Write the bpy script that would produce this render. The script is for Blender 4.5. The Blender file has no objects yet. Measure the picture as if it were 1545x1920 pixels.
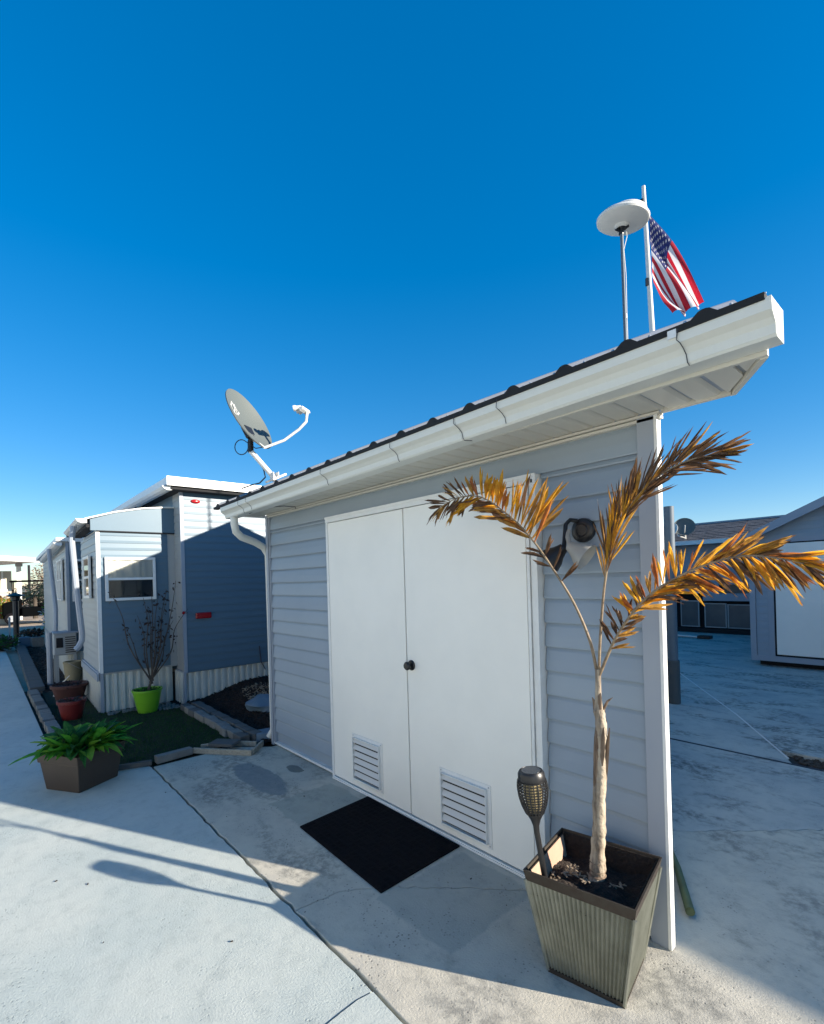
import bpy, math, random
from mathutils import Vector, Matrix
V = Vector
random.seed(7)
S = bpy.context.scene
COL = S.collection
rad = math.radians

# ------------------------------------------------------------------ camera
cd = bpy.data.cameras.new('camera')
cam = bpy.data.objects.new('camera', cd); COL.objects.link(cam)
cam.location = (0.82822, -2.10405, 1.55)
cam.rotation_euler = (rad(90), rad(1.65), rad(48.7))
cd.sensor_fit = 'VERTICAL'; cd.sensor_height = 36.0; cd.sensor_width = 36*1545/1920
cd.lens = 36*925/1920
cd.shift_x = 0.0; cd.shift_y = 126/1920
cd.clip_start = 0.02; cd.clip_end = 2000
S.camera = cam
S.render.resolution_x = 824; S.render.resolution_y = 1024

# ------------------------------------------------------------------ light
SUN = V((.888, .4575, .3333)).normalized()
elev = math.asin(SUN.z)
w = bpy.data.worlds.new('World'); S.world = w; w.use_nodes = True
nt = w.node_tree; nt.nodes.clear()
sky = nt.nodes.new('ShaderNodeTexSky'); sky.sky_type = 'NISHITA'; sky.sun_disc = False
sky.sun_elevation = elev; sky.sun_rotation = math.atan2(SUN.x, SUN.y)
sky.air_density = 1.0; sky.dust_density = 0.05; sky.ozone_density = 3.5; sky.altitude = 800
hs = nt.nodes.new('ShaderNodeHueSaturation'); hs.inputs['Saturation'].default_value = 1.78; hs.inputs['Hue'].default_value = 0.507
bg = nt.nodes.new('ShaderNodeBackground'); bg.inputs['Strength'].default_value = 0.148
wo = nt.nodes.new('ShaderNodeOutputWorld')
gm_ = nt.nodes.new('ShaderNodeGamma'); gm_.inputs['Gamma'].default_value = 0.60
nt.links.new(sky.outputs[0], gm_.inputs['Color']); nt.links.new(gm_.outputs[0], hs.inputs['Color']); nt.links.new(hs.outputs[0], bg.inputs['Color']); nt.links.new(bg.outputs[0], wo.inputs['Surface'])
sl = bpy.data.lights.new('sun', 'SUN'); sl.energy = 5.0; sl.angle = rad(0.6); sl.color = (1.0, .90, .76)
so = bpy.data.objects.new('sun', sl); COL.objects.link(so)
so.rotation_euler = SUN.to_track_quat('Z', 'Y').to_euler(); so.location = (20, 10, 12)
vs = S.view_settings
S.display_settings.display_device = 'sRGB'
vs.view_transform = 'Standard'; vs.look = 'None'; vs.exposure = 1.22; vs.gamma = 1.0
vs.use_curve_mapping = False

# ------------------------------------------------------------------ helpers
class MB:
    def __init__(s): s.v = []; s.f = []; s.m = []
    def add(s, vs, fs, mi=0):
        b = len(s.v); s.v += [tuple(p) for p in vs]; s.f += [tuple(b+i for i in f) for f in fs]; s.m += [mi]*len(fs); return s
    def box(s, x0, x1, y0, y1, z0, z1, mi=0):
        vs = [(x, y, z) for z in (z0, z1) for y in (y0, y1) for x in (x0, x1)]
        s.add(vs, [(0,2,3,1),(4,5,7,6),(0,1,5,4),(1,3,7,5),(3,2,6,7),(2,0,4,6)], mi); return s
    def obox(s, c, a, b, n, mi=0):   # centre and three half-axis vectors
        c, a, b, n = V(c), V(a), V(b), V(n)
        vs = [c+i*a+j*b+k*n for k in (-1,1) for j in (-1,1) for i in (-1,1)]
        s.add(vs, [(0,2,3,1),(4,5,7,6),(0,1,5,4),(1,3,7,5),(3,2,6,7),(2,0,4,6)], mi); return s
    def prism(s, poly, z0, z1, mi=0):
        n = len(poly)
        zz0 = z0 if callable(z0) else (lambda x, y: z0); zz1 = z1 if callable(z1) else (lambda x, y: z1)
        vs = [(x, y, zz0(x, y)) for x, y in poly]+[(x, y, zz1(x, y)) for x, y in poly]
        s.add(vs, [tuple(range(n-1, -1, -1)), tuple(range(n, 2*n))]+[(i, (i+1) % n, n+(i+1) % n, n+i) for i in range(n)], mi); return s
    def tube(s, pts, r, n=10, mi=0, cap=True, sy=1.0):
        pts = [V(p) for p in pts]; k = len(pts); rs = r if isinstance(r, (list, tuple)) else [r]*k
        up = None; vs = []
        for i, p in enumerate(pts):
            t = (pts[min(i+1, k-1)]-pts[max(i-1, 0)]).normalized()
            if up is None:
                up = V((0,0,1)) if abs(t.z) < .9 else V((0,1,0))
            a = t.cross(up).normalized(); b = a.cross(t).normalized(); up = b
            for j in range(n):
                th = 2*math.pi*j/n
                vs.append(p+a*math.cos(th)*rs[i]+b*math.sin(th)*rs[i]*sy)
        fs = [(i*n+j, i*n+(j+1) % n, (i+1)*n+(j+1) % n, (i+1)*n+j) for i in range(k-1) for j in range(n)]
        if cap: fs += [tuple(range(n-1, -1, -1)), tuple((k-1)*n+j for j in range(n))]
        s.add(vs, fs, mi); return s
    def lathe(s, prof, c=(0,0,0), n=24, axis=(0,0,1), mi=0, caps=False):
        ax = V(axis).normalized(); q = V((0,0,1)).rotation_difference(ax); c = V(c)
        vs = []; k = len(prof)
        for r, z in prof:
            for j in range(n):
                th = 2*math.pi*j/n
                vs.append(c+q @ V((r*math.cos(th), r*math.sin(th), z)))
        fs = [(i*n+j, i*n+(j+1) % n, (i+1)*n+(j+1) % n, (i+1)*n+j) for i in range(k-1) for j in range(n)]
        if caps: fs += [tuple(range(n-1, -1, -1)), tuple((k-1)*n+j for j in range(n))]
        s.add(vs, fs, mi); return s
    def sweep(s, prof, o, r, n, w, mi=0, up=(0,0,1), caps=True):  # closed profile of (out, up) swept along r by w
        o, r, n, up = V(o), V(r), V(n), V(up); k = len(prof)
        vs = [o+n*a+up*b for a, b in prof]+[o+r*w+n*a+up*b for a, b in prof]
        fs = [(i, (i+1) % k, k+(i+1) % k, k+i) for i in range(k)]
        if caps: fs += [tuple(range(k-1, -1, -1)), tuple(range(k, 2*k))]
        s.add(vs, fs, mi); return s
    def mesh(s, name, mats, smooth=False):
        me = bpy.data.meshes.new(name); me.from_pydata(s.v, [], s.f)
        for m in (mats if isinstance(mats, (list, tuple)) else [mats]): me.materials.append(m)
        me.polygons.foreach_set('material_index', s.m)
        if smooth: me.polygons.foreach_set('use_smooth', [True]*len(s.f))
        me.validate(); me.update()
        import bmesh
        b = bmesh.new(); b.from_mesh(me); bmesh.ops.recalc_face_normals(b, faces=b.faces); b.to_mesh(me); b.free()
        if smooth:
            try: me.set_sharp_from_angle(angle=rad(smooth if smooth > 1 else 40))
            except Exception: pass
        return me

def link(name, me, parent=None):
    o = bpy.data.objects.new(name, me); COL.objects.link(o)
    if parent is not None:
        o.parent = parent
        if parent.type == 'EMPTY' and not parent.get('_loc'):
            o.matrix_parent_inverse = (Matrix.Translation(parent.location)@Matrix.Rotation(parent.rotation_euler.z, 4, 'Z')).inverted()
    return o
def part(name, mb, mat, parent, smooth=False, label=None, bevel=0, kind=None):
    o = link(name, mb.mesh(name, mat, smooth), parent)
    if label: o['label'] = label
    if kind: o['kind'] = kind
    if bevel:
        m = o.modifiers.new('bevel', 'BEVEL'); m.width = bevel; m.segments = 2; m.limit_method = 'ANGLE'; m.angle_limit = rad(40)
    return o
def thing(name, label, cat, loc=(0,0,0), group=None):
    o = bpy.data.objects.new(name, None); COL.objects.link(o); o.location = loc; o.empty_display_size = .1
    o['label'] = label; o['category'] = cat
    if group: o['group'] = group
    return o
def single(name, label, cat, mb, mat, smooth=False, group=None, bevel=0):
    o = part(name, mb, mat, None, smooth, bevel=bevel); o['label'] = label; o['category'] = cat
    if group: o['group'] = group
    return o
def struct(name, mb, mat, kind='structure', smooth=False, label=None):
    o = part(name, mb, mat, None, smooth); o['kind'] = kind
    if label: o['label'] = label
    return o
def shared(name, me, parent, loc=(0,0,0), rot=None, label=None):
    o = link(name, me, parent); o.location = loc
    if rot: o.rotation_euler = rot
    if label: o['label'] = label
    return o

def blob(c_, rx_, ry_, rz_, seed, n=16, amp=.12):
    rr_ = random.Random(seed); mb = MB(); vs = []
    ph = [rr_.uniform(0, 6) for _ in range(6)]
    for i in range(n+1):
        th = math.pi*i/n
        for j in range(2*n):
            p_ = math.pi*j/n
            k = 1+amp*(math.sin(3*p_+ph[0]+2*th)+.6*math.sin(5*p_+ph[1]-3*th)+.5*math.sin(7*th+ph[2]))*math.sin(th)
            vs.append((c_[0]+rx_*k*math.sin(th)*math.cos(p_), c_[1]+ry_*k*math.sin(th)*math.sin(p_), c_[2]+rz_*k*math.cos(th)))
    mb.add(vs, [(i*2*n+j, i*2*n+(j+1) % (2*n), (i+1)*2*n+(j+1) % (2*n), (i+1)*2*n+j) for i in range(n) for j in range(2*n)]); return mb

# ------------------------------------------------------------------ materials
def mat(name, col, rough=.6, metal=0, noise=None, bump=None, spec=.5, trans=0, emis=None, streak=None):
    m = bpy.data.materials.new(name); m.use_nodes = True; n = m.node_tree; P = n.nodes['Principled BSDF']
    P.inputs['Roughness'].default_value = rough; P.inputs['Metallic'].default_value = metal
    P.inputs['Specular IOR Level'].default_value = spec
    P.inputs['Base Color'].default_value = (*col, 1)
    tc = n.nodes.new('ShaderNodeTexCoord'); src = tc.outputs['Object']
    if noise:    # (scale, amount, [colour2])
        sc, am = noise[0], noise[1]; c2 = noise[2] if len(noise) > 2 else tuple(c*.6 for c in col)
        if streak:
            mp = n.nodes.new('ShaderNodeMapping'); mp.inputs['Scale'].default_value = streak; n.links.new(src, mp.inputs[0]); vec = mp.outputs[0]
        else: vec = src
        t = n.nodes.new('ShaderNodeTexNoise'); t.inputs['Scale'].default_value = sc; t.inputs['Detail'].default_value = 6; t.inputs['Roughness'].default_value = .62
        n.links.new(vec, t.inputs['Vector'])
        r = n.nodes.new('ShaderNodeMapRange'); r.inputs[1].default_value = .38; r.inputs[2].default_value = .68; r.inputs[4].default_value = am
        n.links.new(t.outputs['Fac'], r.inputs[0])
        mx = n.nodes.new('ShaderNodeMixRGB'); mx.inputs[1].default_value = (*col, 1); mx.inputs[2].default_value = (*c2, 1)
        n.links.new(r.outputs[0], mx.inputs[0]); n.links.new(mx.outputs[0], P.inputs['Base Color'])
    if bump:     # (scale, strength, distance)
        t = n.nodes.new('ShaderNodeTexNoise'); t.inputs['Scale'].default_value = bump[0]; t.inputs['Detail'].default_value = 5
        n.links.new(src, t.inputs['Vector'])
        b = n.nodes.new('ShaderNodeBump'); b.inputs['Strength'].default_value = bump[1]; b.inputs['Distance'].default_value = bump[2]
        n.links.new(t.outputs['Fac'], b.inputs['Height']); n.links.new(b.outputs[0], P.inputs['Normal'])
    return m
def leafmat(name, col, c2, tr=.5, rough=.5, sc=30):
    m = mat(name, col, rough, noise=(sc, .9, c2), spec=.35); n = m.node_tree; P = n.nodes['Principled BSDF']
    t = n.nodes.new('ShaderNodeBsdfTranslucent'); mx = n.nodes.new('ShaderNodeMixShader'); mx.inputs[0].default_value = tr
    src = P.inputs['Base Color'].links[0].from_socket; n.links.new(src, t.inputs['Color'])
    out = n.nodes['Material Output']
    n.links.new(P.outputs[0], mx.inputs[1]); n.links.new(t.outputs[0], mx.inputs[2]); n.links.new(mx.outputs[0], out.inputs['Surface'])
    return m
def glassmat(name, tint=(.96,.97,.97), refl=.12):
    m = bpy.data.materials.new(name); m.use_nodes = True; n = m.node_tree; n.nodes.clear()
    o = n.nodes.new('ShaderNodeOutputMaterial'); t = n.nodes.new('ShaderNodeBsdfTransparent'); t.inputs[0].default_value = (*tint, 1)
    g = n.nodes.new('ShaderNodeBsdfGlossy'); g.inputs['Roughness'].default_value = .03; g.inputs['Color'].default_value = (.9,.9,.9,1)
    lw = n.nodes.new('ShaderNodeFresnel'); lw.inputs['IOR'].default_value = 1.5
    mx = n.nodes.new('ShaderNodeMixShader'); n.links.new(lw.outputs[0], mx.inputs[0])
    n.links.new(t.outputs[0], mx.inputs[1]); n.links.new(g.outputs[0], mx.inputs[2]); n.links.new(mx.outputs[0], o.inputs['Surface'])
    return m

def concrete(name, c1, c2, speck=(.12,.12,.11), speck_amt=.6, blot=.5, streak_y=False, boxes=(), ovals=(), rough=.85, worn=None):
    m = bpy.data.materials.new(name); m.use_nodes = True; n = m.node_tree; P = n.nodes['Principled BSDF']
    P.inputs['Roughness'].default_value = rough; P.inputs['Specular IOR Level'].default_value = .3
    tc = n.nodes.new('ShaderNodeTexCoord'); co = tc.outputs['Object']
    def noise(sc, det=6, ro=.6, vec=None, dist=0):
        t = n.nodes.new('ShaderNodeTexNoise'); t.inputs['Scale'].default_value = sc; t.inputs['Detail'].default_value = det
        t.inputs['Roughness'].default_value = ro; t.inputs['Distortion'].default_value = dist
        n.links.new(vec or co, t.inputs['Vector']); return t.outputs['Fac']
    def rng(s, a, b, c=0., d=1.):
        r = n.nodes.new('ShaderNodeMapRange'); r.interpolation_type = 'SMOOTHSTEP'
        for i, v in zip((1,2,3,4), (a,b,c,d)): r.inputs[i].default_value = v
        n.links.new(s, r.inputs[0]); return r.outputs[0]
    def mix(f, a, b, mode='MIX'):
        x = n.nodes.new('ShaderNodeMixRGB'); x.blend_type = mode
        for i, v in ((0,f),(1,a),(2,b)):
            if isinstance(v, (int, float)): x.inputs[i].default_value = v
            elif isinstance(v, tuple): x.inputs[i].default_value = (*v, 1)
            else: n.links.new(v, x.inputs[i])
        return x.outputs[0]
    def mth(op, a, b=None):
        x = n.nodes.new('ShaderNodeMath'); x.operation = op
        for i, v in ((0,a),(1,b)):
            if v is None: continue
            if isinstance(v, (int, float)): x.inputs[i].default_value = v
            else: n.links.new(v, x.inputs[i])
        return x.outputs[0]
    c = mix(mth('MULTIPLY', rng(noise(1.6, 5), .38, .66), blot), c1, c2)
    c = mix(mth('MULTIPLY', rng(noise(9, 7, .7), .45, .72), .45), c, tuple(x*.72 for x in c2))
    if worn:
        mp = n.nodes.new('ShaderNodeMapping'); mp.inputs['Rotation'].default_value = (0, 0, rad(worn[2])); mp.inputs['Scale'].default_value = (.8, 1.7, 1)
        n.links.new(co, mp.inputs[0])
        f = mth('MULTIPLY', rng(noise(1.5, 8, .68, mp.outputs[0], .4), .46, .62), rng(noise(18, 6, .7), .35, .62))
        c = mix(mth('MULTIPLY', f, worn[1]), c, worn[0])
    sx = n.nodes.new('ShaderNodeSeparateXYZ'); n.links.new(co, sx.inputs[0]); X, Y = sx.outputs[0], sx.outputs[1]
    wob = mth('MULTIPLY', mth('SUBTRACT', noise(7, 4), .5), .09)
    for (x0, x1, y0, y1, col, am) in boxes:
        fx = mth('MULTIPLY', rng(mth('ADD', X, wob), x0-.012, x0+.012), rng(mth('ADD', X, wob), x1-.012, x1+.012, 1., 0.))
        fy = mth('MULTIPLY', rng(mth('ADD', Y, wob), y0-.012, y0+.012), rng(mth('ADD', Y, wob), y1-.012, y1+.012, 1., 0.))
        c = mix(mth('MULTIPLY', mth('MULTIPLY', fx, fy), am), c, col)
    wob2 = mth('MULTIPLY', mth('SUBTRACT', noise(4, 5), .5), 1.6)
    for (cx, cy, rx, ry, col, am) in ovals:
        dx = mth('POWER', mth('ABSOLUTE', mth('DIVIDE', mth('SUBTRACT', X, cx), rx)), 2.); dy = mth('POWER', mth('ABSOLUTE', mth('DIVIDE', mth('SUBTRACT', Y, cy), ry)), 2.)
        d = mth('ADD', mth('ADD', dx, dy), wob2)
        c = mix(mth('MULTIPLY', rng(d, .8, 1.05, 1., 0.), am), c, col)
    vo = n.nodes.new('ShaderNodeTexVoronoi'); vo.inputs['Scale'].default_value = 52; n.links.new(co, vo.inputs['Vector'])
    pit = mth('MULTIPLY', rng(vo.outputs['Distance'], .10, .3, 1., 0.), rng(noise(3.2, 6, .7), .46, .66))
    c = mix(mth('MULTIPLY', pit, speck_amt), c, speck)
    n.links.new(c, P.inputs['Base Color'])
    h = mth('ADD', mth('MULTIPLY', noise(110, 6, .7), .9), mth('MULTIPLY', noise(8, 4), .8)); h = mth('SUBTRACT', h, mth('MULTIPLY', pit, .5))
    b = n.nodes.new('ShaderNodeBump'); b.inputs['Strength'].default_value = .6; b.inputs['Distance'].default_value = .006
    n.links.new(h, b.inputs['Height']); n.links.new(b.outputs[0], P.inputs['Normal'])
    return m

M = {}
M['siding'] = mat('blue_grey_vinyl', (.265,.325,.385), .45, noise=(3, .45, (.23,.29,.345)), bump=(90, .05, .002))
M['siding2'] = mat('blue_grey_vinyl_b', (.28,.34,.395), .45, noise=(3, .45, (.245,.305,.355)), bump=(90, .05, .002))
M['siding3'] = mat('blue_grey_vinyl_c', (.25,.31,.375), .45, noise=(3, .45, (.22,.28,.335)), bump=(90, .05, .002))
M['trimgrey'] = mat('grey_trim', (.29,.33,.385), .45, noise=(5, .3, (.31,.345,.38)))
M['white'] = mat('white_paint', (.85,.835,.77), .42, noise=(2.2, .5, (.76,.755,.70)), bump=(40, .06, .003))
M['white2'] = mat('white_metal_trim', (.74,.75,.73), .4, noise=(14, .35, (.56,.56,.52)))
M['gutter'] = mat('gutter_white', (.65,.66,.61), .38, noise=(5, .3, (.60,.60,.55)), streak=(6, 1, .8))
M['soffit'] = mat('soffit_white', (.58,.565,.50), .5, noise=(5, .3, (.55,.52,.45)))
M['louver'] = mat('louver_paint', (.60,.60,.58), .5)
M['black'] = mat('black_metal', (.012,.012,.013), .38)
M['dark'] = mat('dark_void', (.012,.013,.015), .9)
M['rub'] = mat('black_rubber', (.0035,.003,.0045), .9, spec=.15, noise=(60, .5, (.007,.006,.009)), bump=(220, .5, .004))
M['roof'] = mat('roof_panel_metal', (.30,.31,.32), .4, metal=.3, noise=(6, .3, (.16,.16,.17)))
M['eave_shade'] = mat('black_eave_shade', (.01,.01,.01), .8)
M['home'] = mat('home_siding', (.34,.36,.36), .42, noise=(3, .3, (.30,.32,.33)))
M['home_dk'] = mat('home_siding_shaded', (.085,.15,.205), .42, noise=(3, .3, (.075,.135,.185)))  # same siding on the end walls, shade put into a darker, bluer colour
M['skirt'] = mat('skirting_metal', (.58,.60,.56), .4, noise=(7, .5, (.42,.42,.36)), streak=(3, 3, .6))
M['red'] = mat('red_lens', (.30,.006,.010), .25)
M['glass'] = glassmat('window_glass')
M['curtain'] = mat('curtain_cloth', (.62,.60,.54), .9)
M['steel'] = mat('galvanised_steel', (.33,.34,.29), .42, metal=.75, noise=(10, .6, (.18,.19,.155)), bump=(60, .1, .002))
M['rust'] = mat('rusty_rim', (.06,.052,.042), .55, metal=.5, noise=(22, .8, (.045,.03,.022)))
M['rustin'] = mat('rusty_inside_lit', (.42,.24,.17), .8, noise=(14, .8, (.30,.30,.22)))
M['soil'] = mat('dark_soil', (.018,.012,.009), .95, noise=(40, .8, (.04,.028,.02)), bump=(70, 1., .02))
M['mulch'] = mat('mulch_bed', (.010,.006,.005), .95, noise=(30, .8, (.025,.015,.012)), bump=(45, 1., .03))
M['chip'] = mat('wood_chip', (.024,.013,.010), .9, noise=(12, .8, (.010,.006,.005)))
M['litter'] = mat('dry_litter', (.30,.24,.17), .9, noise=(20, .7, (.16,.12,.09)))
M['turf'] = mat('turf_base', (.003,.012,.003), .95, noise=(20, .6, (.005,.02,.004)))
M['blade'] = leafmat('turf_blade', (.010,.055,.008), (.018,.09,.014), .25, sc=6)
M['brownpot'] = mat('brown_plastic', (.05,.036,.026), .5, noise=(8, .4, (.06,.043,.033)))
M['greenpot'] = mat('lime_green_ceramic', (.16,.42,.025), .35, noise=(5, .4, (.12,.33,.02)), streak=(1, 1, 6))
M['redpot'] = mat('red_plastic', (.15,.010,.009), .5, noise=(6, .5, (.10,.01,.01)))
M['terra'] = mat('old_terracotta', (.065,.02,.017), .7, noise=(6, .5, (.05,.018,.015)))
M['bark'] = mat('palm_trunk', (.46,.38,.28), .8, noise=(20, 1., (.10,.07,.05)), bump=(45, .9, .010), streak=(2.2, 2.2, .28))
M['husk'] = mat('palm_husk', (.11,.07,.045), .85, noise=(20, .9, (.30,.22,.15)), streak=(4, 4, .5))
M['stem'] = mat('palm_stem', (.30,.22,.13), .6, noise=(30, .8, (.10,.06,.035)))
M['lf_gold'] = leafmat('leaf_gold', (.80,.44,.04), (.52,.22,.03), .6)
M['lf_ochre'] = leafmat('leaf_ochre', (.56,.30,.055), (.20,.10,.035), .5)
M['lf_orange'] = leafmat('leaf_orange', (.52,.19,.045), (.24,.07,.025), .5)
M['lf_brown'] = leafmat('leaf_brown', (.20,.11,.055), (.07,.035,.02), .4)
M['lf_dark'] = leafmat('leaf_dark', (.075,.042,.025), (.16,.09,.045), .3)
M['leaf'] = leafmat('green_leaf', (.05,.22,.02), (.13,.42,.04), .4, sc=28)
M['leaf2'] = leafmat('deep_green_leaf', (.018,.085,.012), (.05,.20,.03), .35, sc=28)
M['leaf3'] = leafmat('yellow_green_leaf', (.20,.36,.03), (.10,.26,.03), .4, sc=9)
M['shrub'] = leafmat('shrub_leaf', (.028,.018,.014), (.05,.025,.018), .2)
M['twig'] = mat('twig_bark', (.075,.06,.045), .85, noise=(30, .8, (.04,.03,.025)))
M['dish'] = mat('dish_grey', (.10,.115,.108), .5, noise=(6, .3, (.10,.115,.11)))
M['offwhite'] = mat('off_white_plastic', (.68,.67,.63), .45, noise=(7, .3, (.58,.57,.52)))
M['cable'] = mat('dark_cable', (.03,.035,.05), .6)
M['pole'] = mat('metal_pole', (.42,.44,.46), .35, metal=.5, noise=(9, .4, (.3,.3,.32)))
M['poleblue'] = mat('blue_grey_pole', (.10,.135,.17), .6, noise=(9, .4, (.07,.10,.13)))
M['flagred'] = leafmat('flag_red', (.48,.02,.04), (.42,.015,.03), .4, rough=.8)
M['flagwhite'] = leafmat('flag_white', (.74,.72,.74), (.70,.69,.70), .4, rough=.8)
M['flagblue'] = leafmat('flag_blue', (.02,.03,.14), (.018,.026,.12), .3, rough=.8)
M['shingle'] = mat('dark_shingle', (.040,.046,.056), .9, noise=(25, .9, (.10,.105,.12)), bump=(60, .6, .01))
M['brick'] = mat('edging_stone', (.18,.19,.185), .9, noise=(16, .8, (.14,.14,.13)), bump=(60, .6, .006))
M['brick2'] = mat('edging_stone_dark', (.075,.085,.09), .9, noise=(16, .8, (.09,.09,.085)), bump=(60, .6, .006))
M['board'] = mat('weathered_board', (.36,.34,.28), .85, noise=(12, .8, (.22,.20,.16)), streak=(1, 6, 6), bump=(40, .4, .003))
M['bluebag'] = mat('blue_grey_cover', (.09,.15,.21), .6, noise=(8, .5, (.10,.17,.24)), bump=(15, .4, .02))
M['gal'] = mat('lamp_shade_paint', (.33,.325,.30), .5, noise=(9, .3, (.40,.39,.35)))
M['acgrey'] = mat('appliance_grey', (.34,.36,.36), .5)
M['bucket'] = mat('beige_plastic', (.27,.235,.14), .6, noise=(12, .5, (.2,.17,.1)))
M['sand'] = mat('sandy_ground', (.42,.33,.25), .95, noise=(2.5, .7, (.32,.26,.2)), bump=(30, .5, .02))
M['dirt'] = mat('dark_joint_dirt', (.03,.028,.024), .95, noise=(30, .5, (.06,.05,.045)))
M['gravelbed'] = mat('dirt_strip', (.10,.07,.05), .95, noise=(30, .9, (.04,.03,.025)), bump=(60, .8, .02))
M['crot'] = leafmat('croton_leaf', (.50,.34,.03), (.45,.12,.03), .4, sc=5)
M['beige'] = mat('beige_panel', (.36,.33,.26), .6, noise=(4, .3, (.58,.54,.44)))
M['porchglass'] = mat('dusty_vinyl_window', (.055,.075,.085), .3, noise=(3, .7, (.09,.115,.12)))
M['bamboo'] = mat('green_bamboo', (.13,.15,.06), .6, noise=(14, .7, (.07,.08,.035)))
paint = (.60,.70,.72)
M['slab'] = concrete('painted_concrete', (.50,.54,.51), (.42,.48,.47), speck=(.14,.16,.16), speck_amt=.45, blot=.8)
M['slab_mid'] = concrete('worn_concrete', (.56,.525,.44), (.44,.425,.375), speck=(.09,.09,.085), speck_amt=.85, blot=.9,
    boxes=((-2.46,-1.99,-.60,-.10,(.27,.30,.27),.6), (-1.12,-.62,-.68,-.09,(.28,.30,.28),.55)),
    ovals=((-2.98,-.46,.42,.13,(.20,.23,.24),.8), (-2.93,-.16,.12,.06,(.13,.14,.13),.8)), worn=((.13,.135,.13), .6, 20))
M['slab_back'] = concrete('blue_worn_concrete', (.50,.49,.44), (.38,.395,.38), speck=(.12,.13,.13), speck_amt=.6, blot=.9, worn=((.07,.085,.085), .8, 40))
M['path'] = concrete('path_concrete', (.34,.37,.36), (.28,.31,.31), speck_amt=.3, worn=((.22,.27,.3), .6, 0))

# ------------------------------------------------------------------ ground
struct('ground', MB().box(-400, 400, -400, 400, -1.2, -.045), M['sand'])
def jag(a, b, step=.05, amp=.006, seed=1):
    r = random.Random(seed); a, b = V(a), V(b); n = max(1, int((b-a).length/step)); d = (b-a).normalized(); pn = V((-d.y, d.x))
    return [a+(b-a)*i/n+(pn*r.uniform(-amp, amp) if 0 < i < n else pn*0) for i in range(n+1)]
def slab(name, poly, m, z=0., t=.045, label=None):
    o = struct(name, MB().prism([(p[0], p[1]) for p in poly], z-t, z), m, label=label)
    if m is M['slab']: return o
    md = o.modifiers.new('bevel', 'BEVEL'); md.width = .004; md.segments = 2; md.limit_method = 'ANGLE'; md.angle_limit = rad(60)
    return o
YJ = -1.015
struct('joint_dirt', MB().box(-9, 14, -8, 14, -.045, -.036), M['dirt'])
lineA = jag((-3.86, YJ), (-.70, YJ), .06, .006, 3); lineB = jag((-.69, YJ), (14, YJ), .08, .006, 4)
low = lambda l, d=.0085: [V((p.x, p.y-d)) for p in l]
hi = lambda l, d=.0085: [V((p.x, p.y+d)) for p in l]
# big painted slab south of the joint, split by the cross joint at x = -.70
crossJ = jag((-.70, -8), (-.70, YJ), .07, .005, 5)
slab('driveway_slab', [(-3.90, -1.03)] + low(lineA) + [V((p.x-.0045, p.y)) for p in reversed(crossJ[:-1])] + [(-30, -8), (-30, -1.62), (-6.1, -1.62), (-4.2, -1.62), (-4.03, -1.30)], M['slab'])
slab('driveway_slab', [V((p.x+.0045, p.y)) for p in crossJ[:-1]] + [V((p.x, p.y)) for p in low(lineB)] + [V((14,-8))], M['slab'], z=.0045)
# worn strip along the shed, split by a wandering crack
ck = []
for i, (a, b) in enumerate(zip([(-1.315,YJ),(-1.29,-.77),(-1.15,-.576),(-.9,-.333),(-.66,-.106)], [(-1.29,-.77),(-1.15,-.576),(-.9,-.333),(-.66,-.106),(-.36,.06)])):
    ck += jag(a, b, .03, .008, 20+i)[:-1]
ck.append(V((-.36, .06)))
ofs = lambda l, dx, dy: [V((p.x+dx, p.y+dy)) for p in l]
# court behind and right of the shed
ck2 = []
for i, (a, b) in enumerate(zip([(-3.,.35),(-.8,.72),(-.373,.998),(.216,1.62),(.8,2.0)], [(-.8,.72),(-.373,.998),(.216,1.62),(.8,2.0),(2.6,2.55)])):
    ck2 += jag(a, b, .04, .012, 40+i)[:-1]
A1 = [p for p in hi(lineA) if p.x < -1.33]; A2 = [p for p in hi(lineA) if p.x > -1.30]
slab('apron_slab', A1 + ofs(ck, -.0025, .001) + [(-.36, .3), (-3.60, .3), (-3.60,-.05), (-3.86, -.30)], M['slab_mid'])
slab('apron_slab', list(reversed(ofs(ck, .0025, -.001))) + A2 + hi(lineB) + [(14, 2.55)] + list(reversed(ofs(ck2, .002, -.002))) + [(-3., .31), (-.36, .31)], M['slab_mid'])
slab('court_slab', [(-3., 2.68)] + [(14., 2.70), (14, 2.556)] + list(reversed(ofs(ck2, -.003, .003))), M['slab_back'])
slab('court_slab', [(-9, 2.70), (-.15, 2.715), (-.30, 3.0), (-.87, 3.95), (-2.33, 6.165), (-5.6, 11.3), (-9, 13)], M['slab_back'])
slab('court_slab', [(-.285, 3.0), (.20, 3.02), (1.4, 3.05), (14, 3.05), (14, 14), (-7.0, 13.6), (-5.58, 11.3), (-2.315, 6.165), (-.855, 3.95)], M['slab_back'])
# dirt strip with gravel
gb = MB(); r = random.Random(5)
for i in range(900):
    x = r.uniform(-.2, 1.0); y = r.uniform(2.74, 3.03)
    if y < 2.74+(.0-x)*.9: continue
    s = r.uniform(.004, .014); a = r.uniform(0, 3)
    gb.obox((x, y, -.028+s*.3), (s*math.cos(a), s*math.sin(a), 0), (-s*.7*math.sin(a), s*.7*math.cos(a), 0), (0, 0, s*.5))
struct('gravel', gb, [M['gravelbed']], 'stuff')
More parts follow.
